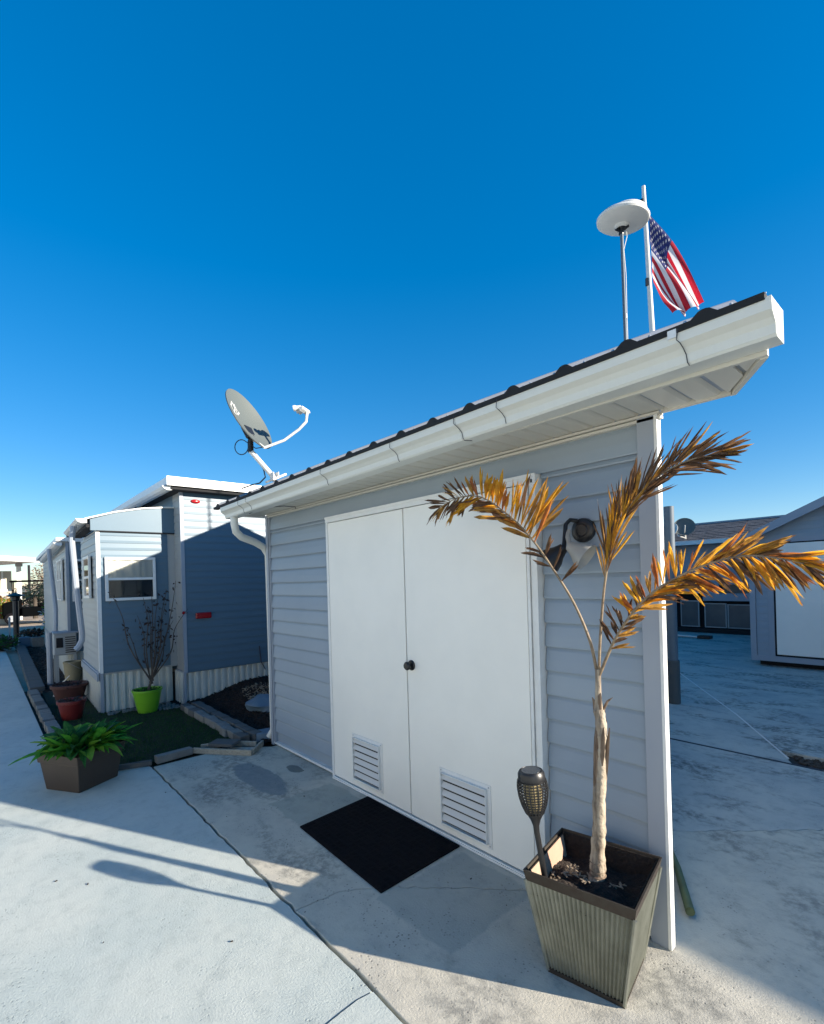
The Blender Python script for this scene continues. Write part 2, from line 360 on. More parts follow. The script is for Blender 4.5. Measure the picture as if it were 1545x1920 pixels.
# pale caulk line along the skewed joint, and the dark hose-like bead on the joint
cl = MB()
for a, b in (((-2.33,6.165),(-.87,3.955)), ((-.87,3.955),(-.2,2.83))):
    cl.tube([(a[0], a[1], -.002), (b[0], b[1], -.002)], .008, 6)
struct('joint_caulk', cl, mat('grey_caulk', (.60,.61,.60), .7), 'structure')
js = MB(); r = random.Random(3); js.tube([(-3.0+i*.12, 2.69+.002*r.uniform(-1,1)+.004*(i/25), .001) for i in range(26)]+[(1.4,2.70,.001), (6,2.70,.001)], .011, 6, sy=.5)
struct('joint_seal', js, M['cable'], 'structure')

# ------------------------------------------------------------------ main shed
SH = thing('shed', 'long blue grey clapboard shed with white double doors and metal roof', 'shed', (-1.8, 1.2, 0))
K = .457
def edge(x): return 2.325+.012*x
ridge_y = 1.7
def roofz(x, y): return edge(x)+K*(min(y, ridge_y)+.42)-(K*(y-ridge_y) if y > ridge_y else 0)
def rx(y): return -.06-.52/.85*(y-.05)
# walls
def shell():
    mb = MB(); yb = 3.3; t = .012
    P = [(-3.66,.02), (-.03,.02), (-.045,.05), (rx(ridge_y), ridge_y), (rx(yb), yb), (-3.66, yb), (-3.66, ridge_y)]
    tops = [2.205, 2.205, 2.22, roofz(rx(ridge_y), ridge_y)-.06, roofz(rx(yb), yb)-.06, roofz(-3.66, yb)-.06, roofz(-3.66, ridge_y)-.06]
    n = len(P); vs = [(x, y, 0.0) for x, y in P]+[(x, y, z) for (x, y), z in zip(P, tops)]
    fs = [(i, (i+1) % n, n+(i+1) % n, n+i) for i in range(n)]
    fs += [(n, n+1, n+2, n+3, n+6), (n+6, n+3, n+4, n+5)]
    fs += [tuple(range(n))]
    mb.add(vs, fs); return mb
part('wall', shell(), M['siding'], SH)
# clapboards: one object per board
PITCH = .1185
def board_mesh(w, h=PITCH, key={}):
    k = (round(w, 3), round(h, 3))
    if k not in key:
        mb = MB(); hh = h
        prof = [(.002, 0), (.021, -.003), (.0225, .004), (.018, hh*.42), (.011, hh*.80), (.004, hh-.004), (.003, hh+.008), (0, hh+.008)]
        mb.sweep(prof, (0,0,0), (1,0,0), (0,-1,0), w)
        key[k] = mb.mesh('siding_board', [M['siding']], 0)
    return key[k]
rb = random.Random(11)
sid = [M['siding'], M['siding2'], M['siding3']]
def put_board(x0, w, z, h=PITCH):
    o = shared('siding_board', board_mesh(w, h), SH, (x0, .019, z))
    o.material_slots[0].link = 'OBJECT'; o.material_slots[0].material = rb.choice(sid)
    o.location.y += rb.uniform(-.0012, .0012)
for k in range(0, 17):
    z = 2.031-PITCH*k; h = PITCH if k else .145
    if z < .02: continue
    if z > 2.0:
        put_board(-3.60, 3.505, 2.058, .125)
        put_board(-3.60, 1.055, 2.031, .02) if False else None
        continue
    put_board(-3.60, 1.058, z); put_board(-.578, .483, z)
put_board(-3.60, 1.058, 2.031-PITCH+PITCH, .03); put_board(-.578, .483, 2.031, .03)
# trims
part('corner_trim', MB().box(-.097, -.020, -.012, .022, .0, 2.203), M['trimgrey'], SH, bevel=.003)
part('corner_trim_lit_side', MB().box(-.026, -.012, -.014, .024, .002, 2.2), M['white2'], SH, bevel=.002)  # sunlit side of the grey trim, painted white
part('corner_trim', MB().box(-3.672, -3.628, -.016, .05, 0, 2.2), M['trimgrey'], SH, bevel=.003)
part('channel_trim', MB().box(-3.612, -3.600, -.010, .02, .03, 2.19), M['trimgrey'], SH)
part('base_trim', MB().box(-3.628, -2.545, -.008, .02, .016, .034), M['white2'], SH)
part('base_trim', MB().box(-.58, -.093, -.008, .02, .016, .034), M['white2'], SH)
part('frieze_trim', MB().box(-3.628, -.0, -.012, .02, 2.178, 2.19).box(-3.628, .0, -.022, .02, 2.194, 2.204), M['soffit'], SH)
# doors
part('door_frame', MB().box(-2.548, -2.518, -.034, .02, .0, 2.046), M['white2'], SH, bevel=.002)
part('door_frame', MB().box(-2.548, -.586, -.036, .02, 2.012, 2.052).box(-2.548, -.586, -.042, -.03, 2.040, 2.056), M['white2'], SH)
part('door_frame', MB().box(-.600, -.584, -.044, .02, .0, 2.052).box(-.616, -.604, -.036, .02, .0, 2.03).box(-.632, -.620, -.026, .02, .0, 2.025).box(-.652, -.636, -.034, .02, .0, 2.02), M['white2'], SH)
part('door_frame', MB().box(-.654, -.60, -.012, .018, 0, 2.03), M['trimgrey'], SH)
part('threshold', MB().box(-2.53, -.60, -.046, .02, .004, .016).box(-2.53, -.60, -.040, .02, .016, .024), M['white2'], SH)
part('threshold_gap', MB().box(-2.53, -.61, -.02, .018, .0, .04), M['dark'], SH)
dL = part('door', MB().box(-2.513, -1.607, -.034, .012, .032, 2.008), M['white'], SH, bevel=.003)
dR = part('door', MB().box(-1.597, -.656, -.034, .012, .032, 2.008), M['white'], SH, bevel=.003)
part('door_gap', MB().box(-1.612, -1.592, -.018, .0, .032, 2.008), M['dark'], SH)
def vent(x0, x1, z0, z1, door):
    fr = .028; mb = MB(); y = -.034
    mb.box(x0-fr, x1+fr, y-.004, y, z1, z1+fr).box(x0-fr, x1+fr, y-.004, y, z0-fr, z0).box(x0-fr, x0, y-.004, y, z0, z1).box(x1, x1+fr, y-.004, y, z0, z1)
    mb.box(x0-.004, x0, y-.023, y-.004, z0-.004, z1+.004).box(x1, x1+.004, y-.023, y-.004, z0-.004, z1+.004).box(x0, x1, y-.023, y-.004, z1, z1+.004).box(x0, x1, y-.023, y-.004, z0-.004, z0)
    v = part('vent_frame', mb, M['white2'], door, bevel=.0015)
    part('vent_back', MB().box(x0, x1, y-.0012, y-.0002, z0, z1), M['dark'], door)
    n = 6; p = (z1-z0)/n
    lm = MB().sweep([(0.0015, p*.94), (.003, p*.97), (.0185, p*.42), (.0185, p*.34), (.016, p*.34)], (0,0,0), (1,0,0), (0,-1,0), x1-x0).mesh('louver', [M['louver']])
    for i in range(n): shared('louver', lm, door, (x0, y, z0+i*p))
    sc = MB()
    for sx_ in (x0-fr*.5, x1+fr*.5):
        for sz in (z0-fr*.5, z1+fr*.5): sc.lathe([(.0001, .0025), (.004, .002), (.0045, 0)], (sx_, y-.004, sz), 8, (0,-1,0))
    part('screws', sc, M['pole'], door, kind='stuff')
vent(-2.222, -1.915, .098, .392, dL)
vent(-1.296, -.955, .092, .385, dR)
kb = MB().lathe([(.0, .0), (.033, .0), (.033, .006), (.028, .011), (.012, .012)], (-1.555, -.034, 1.0), 24, (0,-1,0))
kb.lathe([(.012, .012), (.011, .022), (.020, .026), (.027, .034), (.027, .044), (.020, .052), (.0, .054)], (-1.555, -.034, 1.0), 24, (0,-1,0))
part('knob', kb, M['black'], dR, smooth=True)
# soffit
SZ = 2.208
sbk = MB().prism([(-3.81,.019), (.245,.019), (.420,-.276), (-3.81,-.276)], SZ+.0105, SZ+.03)
part('soffit_backing', sbk, M['trimgrey'], SH)
pm = MB().prism([(0,-.272), (.074,-.272), (.074,-.001), (0,-.001)], SZ, SZ+.011).prism([(.074,-.272), (.086,-.272), (.086,-.001), (.074,-.001)], lambda x, y: SZ+.0095*(x > .08), SZ+.012).mesh('soffit_panel', [M['soffit']])
x = .2265
while x > -3.80:
    xx = x-.1025+.0085
    if xx+.086 <= .246: shared('soffit_panel', pm, SH, (xx, 0, 0))
    x -= .1025
part('soffit_panel', MB().prism([(.240,-.272), (.326,-.272), (.326,-.142), (.243,-.001), (.240,-.001)], SZ, SZ+.011), M['soffit'], SH)
part('soffit_panel', MB().prism([(.343,-.272), (.402,-.272), (.343,-.172)], SZ, SZ+.011), M['soffit'], SH)
part('eave_trim', MB().prism([(.245,.012), (.262,.012), (.427,-.275), (.405,-.275)], SZ-.012, SZ+.05), M['soffit'], SH)
part('eave_trim', MB().box(-.0, .25, -.002, .012, SZ-.010, SZ+.03), M['soffit'], SH)
part('fascia', MB().box(-3.81, .428, -.292, -.275, SZ-.008, 2.31), M['soffit'], SH)
part('eave_return', MB().box(-3.83, -3.81, -.292, .05, SZ-.008, 2.28), M['white2'], SH)
rk = MB(); rkp = [(-.288, .3725), (0., .196), (ridge_y, .46-.61*(ridge_y+.42)-.008)]
for (ya, xa), (yb2, xb) in zip(rkp[:-1], rkp[1:]):
    za, zb = roofz(xa, ya), roofz(xb, yb2)
    rk.add([(xa-d, ya, za+t) for d in (0,.02) for t in (-.12,-.008)]+[(xb-d, yb2, zb+t) for d in (0,.02) for t in (-.12,-.008)], [(0,1,3,2),(4,6,7,5),(0,4,5,1),(1,5,7,3),(3,7,6,2),(2,6,4,0)])
part('rake_board', rk, M['soffit'], SH)
# side eave closing the skewed end, up to the roof
# roof panels
def ribprof(x0, x1, first):
    xs = []
    k0 = math.floor((x0-first)/.24)-1
    for k in range(k0, k0+8):
        c = first+.24*k
        for dx, dz in ((-.038, 0), (-.030, .006), (-.016, .017), (-.006, .020), (.006, .020), (.016, .017), (.030, .006), (.038, 0)): xs.append((c+dx, dz))
        xs.append((c+.12, 0)); xs.append((c+.07, .0)); xs.append((c-.07, .0))
    return sorted([p for p in xs if x0 < p[0] < x1]+[(x0, 0), (x1, 0)])
FIRST = .301
def yend(x): return (.46-x)/.61-.42
def roof_panel(x0, x1):
    pr = ribprof(x0, x1, FIRST); mb = MB()
    for side in (0, 1):
        rows = []
        for x, dz in pr:
            ye = yend(x)
            if side == 0: ya, yb_ = -.425, min(ridge_y, ye)
            else: ya, yb_ = ridge_y, min(3.75, ye)
            if yb_ <= ya+.002: continue
            rows.append([(x, ya, roofz(x, ya)+dz), (x, yb_, roofz(x, yb_)+dz), (x, ya, roofz(x, ya)+dz-.004), (x, yb_, roofz(x, yb_)+dz-.004)])
        if len(rows) < 2: continue
        vs = [p for r_ in rows for p in r_]; n = len(rows); fs = []
        for i in range(n-1):
            a, b = 4*i, 4*i+4
            fs += [(a, b, b+1, a+1), (a+2, a+3, b+3, b+2), (a, a+2, b+2, b), (a+1, b+1, b+3, a+3)]
        fs += [(0, 1, 3, 2), (4*n-4, 4*n-2, 4*n-1, 4*n-3)]
        mb.add(vs, fs)
    return mb
bx = [-3.88, -2.96, -2.0, -1.04, -.08, .458]
for a, b in zip(bx[:-1], bx[1:]): part('roof_panel', roof_panel(a+.001, b), M['roof'], SH)
cs = MB(); pr = ribprof(-3.88, .455, FIRST-24*0)
pr = []
k = -20
for k in range(-18, 2):
    c = FIRST+.24*k
    for dx, dz in ((-.038, 0), (-.030, .006), (-.016, .017), (-.006, .020), (.006, .020), (.016, .017), (.030, .006), (.038, 0)):
        if -3.88 < c+dx < .455: pr.append((c+dx, dz))
pr = sorted(pr+[(-3.88, 0), (.455, 0)])
for (xa, da), (xb, db) in zip(pr[:-1], pr[1:]):
    vs = []
    for y in (-.429, -.385):
        for x_, d in ((xa, da), (xb, db)):
            vs += [(x_, y, edge(x_)-.022), (x_, y, edge(x_)+d-.001+(0 if y < -.4 else 0))]
    cs.add(vs, [(0,2,3,1), (4,5,7,6), (0,4,6,2), (1,3,7,5), (0,1,5,4), (2,6,7,3)])
part('eave_shade_strip', cs, M['eave_shade'], SH)  # black strip under the ribs paints the backlit roof edge as shade
sc = MB()
for k in range(-16, 1):
    for dx in (.06, .17):
        xx = FIRST+.24*k+dx
        if xx < .4:
            for yy in (-.38, .3, 1.0):
                if yy < yend(xx)-.05: sc.lathe([(.0, .007), (.004, .007), (.006, .003), (.0075, 0)], (xx, yy, roofz(xx, yy)+.001), 6, (0, -K, 1))
part('roof_screws', sc, M['pole'], SH, kind='stuff')
# gutter
def gz(x): return 2.312+.0145*(x-.2)
gp = [(.0, 0), (.0, -.100), (.078, -.100), (.086, -.092), (.090, -.066), (.104, -.050), (.126, -.036), (.130, -.012), (.130, .0), (.124, .0), (.124, -.010), (.119, -.033), (.098, -.044), (.083, -.062), (.079, -.090), (.074, -.095), (.004, -.095), (.004, 0)]
def gutter(x0, x1, capR=False, capL=False):
    mb = MB(); k = len(gp)
    vs = [(x_, -.294-a, gz(x_)+b) for x_ in (x0, x1) for a, b in gp]
    mb.add(vs, [(i, (i+1) % k, k+(i+1) % k, k+i) for i in range(k)]+[tuple(range(k)), tuple(range(k, 2*k))])
    for on, x_ in ((capR, x1), (capL, x0)):
        if on:
            e = [(.002,-.002), (.002,-.098), (.080,-.098), (.088,-.066), (.126,-.038), (.128,-.002)]
            mb.add([(x_+d, -.294-a, gz(x_)+b) for d in (-.004, .0005) for a, b in e], [tuple(range(6)), tuple(range(6, 12))]+[(i, (i+1) % 6, 6+(i+1) % 6, 6+i) for i in range(6)])
    return mb
gx = [-3.725, -3.20, -1.945, -.751, .226, .47]
part('gutter', gutter(-3.725, -.752, capL=True), M['gutter'], SH)
part('gutter', gutter(-.750, .47, capR=True), M['gutter'], SH)
# dark wire loops hanging over the gutter at the seams
for xw in (.226, -.499, -.751, -1.226, -1.945, -3.14, -3.30):
    g0 = gz(xw); r = random.Random(int(xw*1000)); pts = [(xw+.004, -.40, g0+.012), (xw, -.429, g0+.004), (xw-.004, -.4295, g0-.03), (xw+.004, -.4235, g0-.040), (xw+.006, -.402, g0-.052), (xw+.008, -.386, g0-.068), (xw+.010, -.382, g0-.093), (xw+.014, -.376, g0-.1035), (xw+.03, -.34, g0-.1035)][:r.choice((7,8,9))]
    part('wire', MB().tube(pts, .0015, 5), M['cable'], SH, smooth=True)
part('gutter_clip', MB().box(.196, .222, -.432, -.40, gz(.2)-.02, gz(.2)+.006), M['white2'], SH)
# cable along soffit at the left
pts = [(-3.28,-.34,2.155), (-3.15,-.25,2.20), (-3.0,-.15,2.198), (-2.98,-.06,2.196), (-3.05,-.02,2.19)]
part('cable', MB().tube(pts, .003, 5), M['cable'], SH, smooth=True)
# downspout
pts = [(-3.60,-.345,2.20), (-3.60,-.345,2.10), (-3.605,-.33,2.03), (-3.63,-.27,1.985), (-3.68,-.12,1.945), (-3.71,-.02,1.90), (-3.72,.03,1.82), (-3.72,.035,1.0), (-3.72,.035,.12), (-3.75,.0,.05)]
part('downspout', MB().tube(pts, .034, 14), M['gutter'], SH, smooth=True)
# wall lamp: disc back plate, elbow arms, two bell shades, sensor stalk
WL = thing('wall_lamp', 'black and white twin spotlight with round back plate on the shed wall', 'wall lamp', (-.355, 0, 1.70))
c0 = V((-.352, .004, 1.752))
part('back_plate', MB().lathe([(0, .036), (.026, .036), (.030, .031), (.048, .030), (.055, .024), (.056, 0)], c0, 32, (0,-1,0)), M['black'], WL, smooth=True)
part('arm', MB().tube([c0+V((-.02,-.03,.045)), c0+V((-.045,-.05,.050)), c0+V((-.056,-.07,.03)), c0+V((-.056,-.085,-.05)), c0+V((-.052,-.10,-.085))], .010, 8), M['black'], WL, smooth=True)
part('arm', MB().tube([c0+V((-.045,-.065,.0)), c0+V((-.038,-.085,-.03)), c0+V((-.014,-.11,-.07)), c0+V((.012,-.125,-.088))], .011, 8), M['gal'], WL, smooth=True)
bell = [(.012, .0), (.022, -.004), (.027, .012), (.034, .030), (.050, .055), (.060, .085), (.062, .092), (.058, .088), (.046, .055), (.03, .03), (0, .02)]
part('lamp_shade', MB().lathe(bell, c0+V((-.004,-.125,-.075)), 28, (.80,.12,-.58)), M['gal'], WL, smooth=True)
part('lamp_shade', MB().lathe(bell, c0+V((-.05,-.105,-.08)), 28, (-.72,-.35,-.70)), M['black'], WL, smooth=True)
part('bulb', MB().lathe([(.0,.070), (.014,.066), (.022,.05), (.02,.035), (.012,.02)], c0+V((-.004,-.125,-.075)), 16, (.80,.12,-.58)), M['offwhite'], WL, smooth=True)

# satellite dish on the roof
DS = thing('satellite_dish', 'grey satellite dish on a bent mast at the left end of the shed roof', 'satellite dish', (-3.05, -.2, 2.43))
nrm = V((.755,.466,.461)).normalized(); c = V((-3.116,-.381,2.922))
upd = (V((0,0,1))-nrm*nrm.z).normalized(); sd = upd.cross(nrm).normalized()
def dishpt(a, b, off=0.): # a side, b up in units of radius
    rr = a*a+b*b
    return c+sd*a*.245+upd*b*.285+nrm*(-.055*(1-rr)+.0+off)
mb = MB(); N, R_ = 40, 9; vs = []
for i in range(R_+1):
    for j in range(N):
        th = 2*math.pi*j/N; q = i/R_
        vs.append(dishpt(q*math.cos(th), q*math.sin(th)))
for i in range(R_+1):
    for j in range(N):
        th = 2*math.pi*j/N; q = i/R_
        vs.append(dishpt(q*math.cos(th), q*math.sin(th), -.008))
fs = []; O = (R_+1)*N
for i in range(R_):
    for j in range(N):
        a, b, d, e = i*N+j, i*N+(j+1) % N, (i+1)*N+(j+1) % N, (i+1)*N+j
        fs += [(a, b, d, e), (O+a, O+e, O+d, O+b)]
fs += [(R_*N+j, R_*N+(j+1) % N, O+R_*N+(j+1) % N, O+R_*N+j) for j in range(N)]
mb.add(vs, fs)
me = mb.mesh('reflector', [M['dish']], 30); link('reflector', me, DS)
# white mark on the reflector: ring and crossing strokes, built as thin raised print
mk = MB()
def stroke(pts, w_):
    for (a0, b0), (a1, b1) in zip(pts[:-1], pts[1:]):
        d = V((a1-a0, b1-b0)); d.normalize(); px, py = -d.y*w_, d.x*w_
        q = [dishpt(a0+px, b0+py, .002), dishpt(a1+px, b1+py, .002), dishpt(a1-px, b1-py, .002), dishpt(a0-px, b0-py, .002)]
        mk.add(q, [(0,1,2,3)])
stroke([(-.42+.19*math.cos(t*.45), .30+.17*math.sin(t*.45)) for t in range(0, 12)], .028)
stroke([(-.66,.30), (-.45,.52), (-.30,.16), (-.12,.30)], .030); stroke([(-.58,.12), (-.36,.34), (-.28,.50)], .026)
part('printed_mark', mk, mat('white_print', (.42,.42,.40), .5), DS)
foot = V((-3.0,-.23,2.415)); el = V((-3.12,-.38,2.655))
part('mast', MB().tube([foot+V((0,0,-.01)), foot+V((-.012,-.015,.03)), el], .021, 12), M['offwhite'], DS, smooth=True)
part('mast_clamp', MB().tube([el+V((0,0,-.012)), el+V((.0,.0,.07)), el+V((.008,.008,.13))], .024, 12), M['black'], DS, smooth=True)
part('bracket', MB().obox(el+V((-.008,-.008,.15)), sd*.05, upd*.055, nrm*.022), M['black'], DS, bevel=.006)
part('foot_plate', MB().obox(foot+V((.02,0,.006)), (.075,0,0), (0,.06,.03), (0,-.004,.008)).obox(foot+V((-.005,-.022,.028)), (.035,0,0), (0,.004,0), (0,0,.028)).obox(foot+V((-.005,.022,.035)), (.035,0,0), (0,.004,0), (0,0,.028)), M['offwhite'], DS, bevel=.004)
a0 = c-upd*.27+nrm*.01
part('feed_arm', MB().tube([el+V((.02,.02,.09)), a0+V((.0,.0,-.02)), V((-2.93,-.17,2.735)), V((-2.848,-.077,2.822)), V((-2.808,-.03,2.885)), V((-2.80,-.022,2.965))], .0115, 8), M['offwhite'], DS, smooth=True)
lnb = V((-2.815,-.045,2.985)); back = -nrm
for k, o_ in enumerate((-1, 0, 1)):
    part('feed_horn', MB().lathe([(0,0), (.016,0), (.017,.03), (.024,.045), (.024,.062), (.0,.064)], lnb+sd*.042*o_+upd*.006*abs(o_), 14, (c-lnb)), M['offwhite'], DS, smooth=True)
part('feed_body', MB().obox(lnb+upd*-.012, sd*.062, upd*.016, nrm*.022), M['offwhite'], DS, bevel=.008)
cp = []
for t in range(0, 22):
    a = t/21*2*math.pi*.86+.9
    cp.append(el+V((-.055,-.055,.035))+(V((-.66,-.75,0)))*(-.055*math.cos(a))*1.0+V((0,0,1))*.062*math.sin(a))
part('cable', MB().tube([a0+V((0,0,-.015))]+[el+V((.03,.03,.02))]+cp[:1]+cp+[el+V((-.01,-.012,.0))], .0042, 6), M['cable'], DS, smooth=True)
# lower cable tangle by the foot
pts = [el+V((0,0,-.01)), foot+V((-.06,-.07,.09)), foot+V((-.05,-.06,.02)), foot+V((-.12,-.08,-.02)), foot+V((-.22,-.10,-.02)), foot+V((-.30,-.16,-.045))]
part('cable', MB().tube(pts, .006, 6), M['cable'], DS, smooth=True)

# flying saucer antenna on a pole behind the roof
AN = thing('round_antenna', 'white saucer shaped antenna on a thin pole behind the shed roof', 'antenna', (-1.40, 2.62, 0))
part('pole', MB().tube([(-1.355,2.71,0.0), (-1.362,2.70,2.0), (-1.368,2.668,4.86)], .016, 10), M['poleblue'], AN, smooth=True)
part('pole_joint', MB().tube([(-1.366,2.687,4.03), (-1.366,2.686,4.07)], .021, 10), M['black'], AN)
ax = V((.14,.02,.99)).normalized(); ac = V((-1.366, 2.668, 4.895))
prof = [(0,0), (.03,.0), (.055,.008), (.07,.03), (.12,.040), (.215,.056), (.238,.072), (.242,.090), (.225,.112), (.17,.132), (.0,.150)]
part('saucer', MB().lathe(prof, ac, 48, ax), M['offwhite'], AN, smooth=True)
part('top_cap', MB().lathe([(.172,.128), (.168,.160), (.15,.176), (.0,.184)], ac+V((.03,.03,0)), 40, ax), M['offwhite'], AN, smooth=True)
part('clamp', MB().lathe([(0,-.05), (.022,-.05), (.026,-.01), (.048,.004), (.03,.012)], ac, 12, ax).obox(ac+V((.03,-.01,-.015)), (.04,.01,.01), (0,.008,0), (0,0,.008)).obox(ac+V((-.02,-.03,-.012)), (.008,.03,0), (.012,0,0), (0,0,.006)), M['black'], AN)
part('cable', MB().tube([ac+V((.03,.03,.0)), ac+V((.035,.03,-.08)), ac+V((.01,.01,-.2)), ac+V((.022,.015,-.45)), ac+V((.018,.018,-.8)), ac+V((.015,.03,-1.4))], .004, 6), M['offwhite'], AN, smooth=True)

# flagpole and flag
FP = thing('flagpole', 'slim white flagpole rising behind the shed roof beside the round antenna', 'flagpole', (-1.945, 4.74, 0))
part('pole', MB().tube([(-1.935,4.75,0), (-1.948,4.736,4.8), (-1.992,4.70,6.72)], [.036,.034,.024], 12), M['offwhite'], FP, smooth=True)
part('cleat', MB().obox((-1.97,4.70,5.43), (.02,.02,0), (.01,-.01,0), (0,0,.05)), M['black'], FP)
part('pulley', MB().obox((-2.02,4.68,6.50), (.03,.0,0), (0,.012,0), (0,0,.05)), M['black'], FP)
FL = thing('flag', 'american flag hanging limp and folded from the white pole behind the roof', 'flag', (-1.95, 4.72, 6.35))
def fl(a, b):  # a along the fly 0..1, b down the hoist 0..1
    T0, T1 = V((-1.955,4.735,6.36)), V((-1.475,5.27,5.10))
    B0, B1 = V((-1.925,4.76,5.42)), V((-1.735,4.975,4.985))
    T = T0.lerp(T1, a); T.z += .10*math.sin(a*math.pi)
    B = B0.lerp(B1, a**1.15); B += V((-.02,.03,.0))*math.sin(a*math.pi); B.z += -.05*math.sin(a*math.pi*.9)
    if a < .35: B = B0.lerp(B, (a/.35)**.8)
    p = T.lerp(B, b)
    amp = .012+.085*a
    ph = b*math.pi*2*2.1+a*2.2
    p += V((.72,-.69,0))*amp*math.sin(ph)*(1-.3*b)
    p += V((.69,.72,-.2))*amp*.55*math.cos(ph*1.0+.6)*min(1, a*2)
    p.z += .025*a*math.sin(b*9+a*6)
    return p
NA, NBb = 40, 78
mb = MB(); vs = [fl(i/NA, j/NBb) for i in range(NA+1) for j in range(NBb+1)]
mb.v = [tuple(p) for p in vs]
for i in range(NA):
    for j in range(NBb):
        a, b = (i+.5)/NA, (j+.5)/NBb
        st = int(b*13); mi = 0 if st % 2 == 0 else 1
        if a < .40 and b < 7/13: mi = 2
        k = i*(NBb+1)+j
        mb.f.append((k, k+NBb+1, k+NBb+2, k+1)); mb.m.append(mi)
part('cloth', mb, [M['flagred'], M['flagwhite'], M['flagblue']], FL, smooth=60)
stm = MB()
for row in range(9):
    for colm in range(6 if row % 2 == 0 else 5):
        a0_, b0_ = (.033+.066*colm+(.033 if row % 2 else 0)), (row+1)/10*7/13
        for sgn in (1, -1):
            o_ = V((.72,-.69,0))*.004*sgn; vv = []
            for q in range(10):
                rr = (.030 if q % 2 == 0 else .0125); th = math.pi/2+q*math.pi/5
                vv.append(fl(a0_+rr*math.cos(th)/1.9, b0_-rr*math.sin(th))+o_)
            vv.append(fl(a0_, b0_)+o_)
            stm.add(vv, [(q, (q+1) % 10, 10) for q in range(10)])
part('stars', stm, M['flagwhite'], FL)

# ------------------------------------------------------------------ doormat
dm = MB(); P0, P1, P2, P3 = (-2.012,-.611), (-1.134,-.643), (-1.155,-.055), (-2.058,-.048)
dm.prism([P0, P1, P2, P3], .001, .010)
mt = thing('doormat', 'black rubber doormat lying in front of the white double doors', 'doormat', (-1.6,-.34,0))
part('mat_base', dm, M['rub'], mt)
rdg = MB(); r = random.Random(3)
for i in range(22):
    for j in range(12):
        u_, v_ = (i+.7)/22.4, (j+.7)/12.4
        x_ = (1-v_)*((1-u_)*P0[0]+u_*P1[0])+v_*((1-u_)*P3[0]+u_*P2[0]); y_ = (1-v_)*((1-u_)*P0[1]+u_*P1[1])+v_*((1-u_)*P3[1]+u_*P2[1])
        if (i//2+j//2) % 2: rdg.box(x_-.013, x_+.013, y_-.003, y_+.003, .010, .0125).box(x_-.013, x_+.013, y_+.012, y_+.018, .010, .0125)
        else: rdg.box(x_-.003, x_+.003, y_-.014, y_+.016, .010, .0125).box(x_+.010, x_+.016, y_-.014, y_+.016, .010, .0125)
part('tread', rdg, M['rub'], mt, kind='stuff')

# ------------------------------------------------------------------ tall metal planter
PL = thing('tall_planter', 'tall tapered corrugated metal planter with rusty rim at the shed corner', 'planter', (-.19,-.29,0))
rot = rad(10.5); cx, cy = -.185, -.298
def loc(a, b, z):
    b = b*.955-.006
    return V((cx+a*math.cos(rot)-b*math.sin(rot), cy+a*math.sin(rot)+b*math.cos(rot), z))
hb, ht, HP = .138, .200, .405
mb = MB(); nper = 22
def side_pts(s, z, off=0.):
    h = hb+(ht-hb)*z/HP; pts = []
    n = nper*4
    for i in range(n+1):
        u_ = -1+2*i/n
        d = .0045*math.cos(2*math.pi*i/4)
        a, b = u_*h, -h-d-off
        if s == 1: a, b = -b, a
        if s == 2: a, b = -a, -b
        if s == 3: a, b = b, -a
        pts.append(loc(a, b, z))
    return pts
for s in range(4):
    lo, hi_ = side_pts(s, .018), side_pts(s, .375); n = len(lo)
    mb.add(lo+hi_, [(i, i+1, n+i+1, n+i) for i in range(n-1)])
part('corrugated_body', mb, M['steel'], PL, smooth=70)
def ring(z0, z1, h0, h1, t, m, name, bevel=.002):
    mb = MB()
    for s in range(4):
        q = []
        for z, h in ((z0, h0), (z1, h1)):
            for (a, b) in ((-h, -h), (h, -h), (h-t, -h+t), (-h+t, -h+t)):
                for _ in range(s): a, b = -b, a
                q.append(loc(a, b, z))
        mb.add(q, [(0,1,2,3), (4,7,6,5), (0,4,5,1), (1,5,6,2), (2,6,7,3), (3,7,4,0)])
    return part(name, mb, m, PL)
ring(.366, .408, .199, .207, .007, M['rust'], 'rim')
ring(.0, .020, .142, .146, .010, M['rust'], 'base_band')
ring(.30, .400, .176, .193, .004, M['soil'], 'inner_shaded_wall')  # inner sides coloured near black to paint in the shade
part('inner_lit_face', MB().add([loc(-.170,-.15,.31), loc(-.170,.165,.31), loc(-.187,.170,.398), loc(-.187,-.185,.398)], [(0,1,2,3)]), M['rustin'], PL)  # left inner side only: pale rust, with sunlight painted into the colour
part('inner_floor', MB().prism([loc(a*.172, b*.172, 0)[:2] for a, b in ((-1,-1),(1,-1),(1,1),(-1,1))], .28, .29), M['rust'], PL)
for s, (a, b) in enumerate(((-1,-1),(1,-1),(1,1),(-1,1))):
    part('corner_seam', MB().tube([loc(a*(hb+.003), b*(hb+.003), .01), loc(a*(ht+.001), b*(ht+.001), .37)], .007, 6), M['steel'], PL)
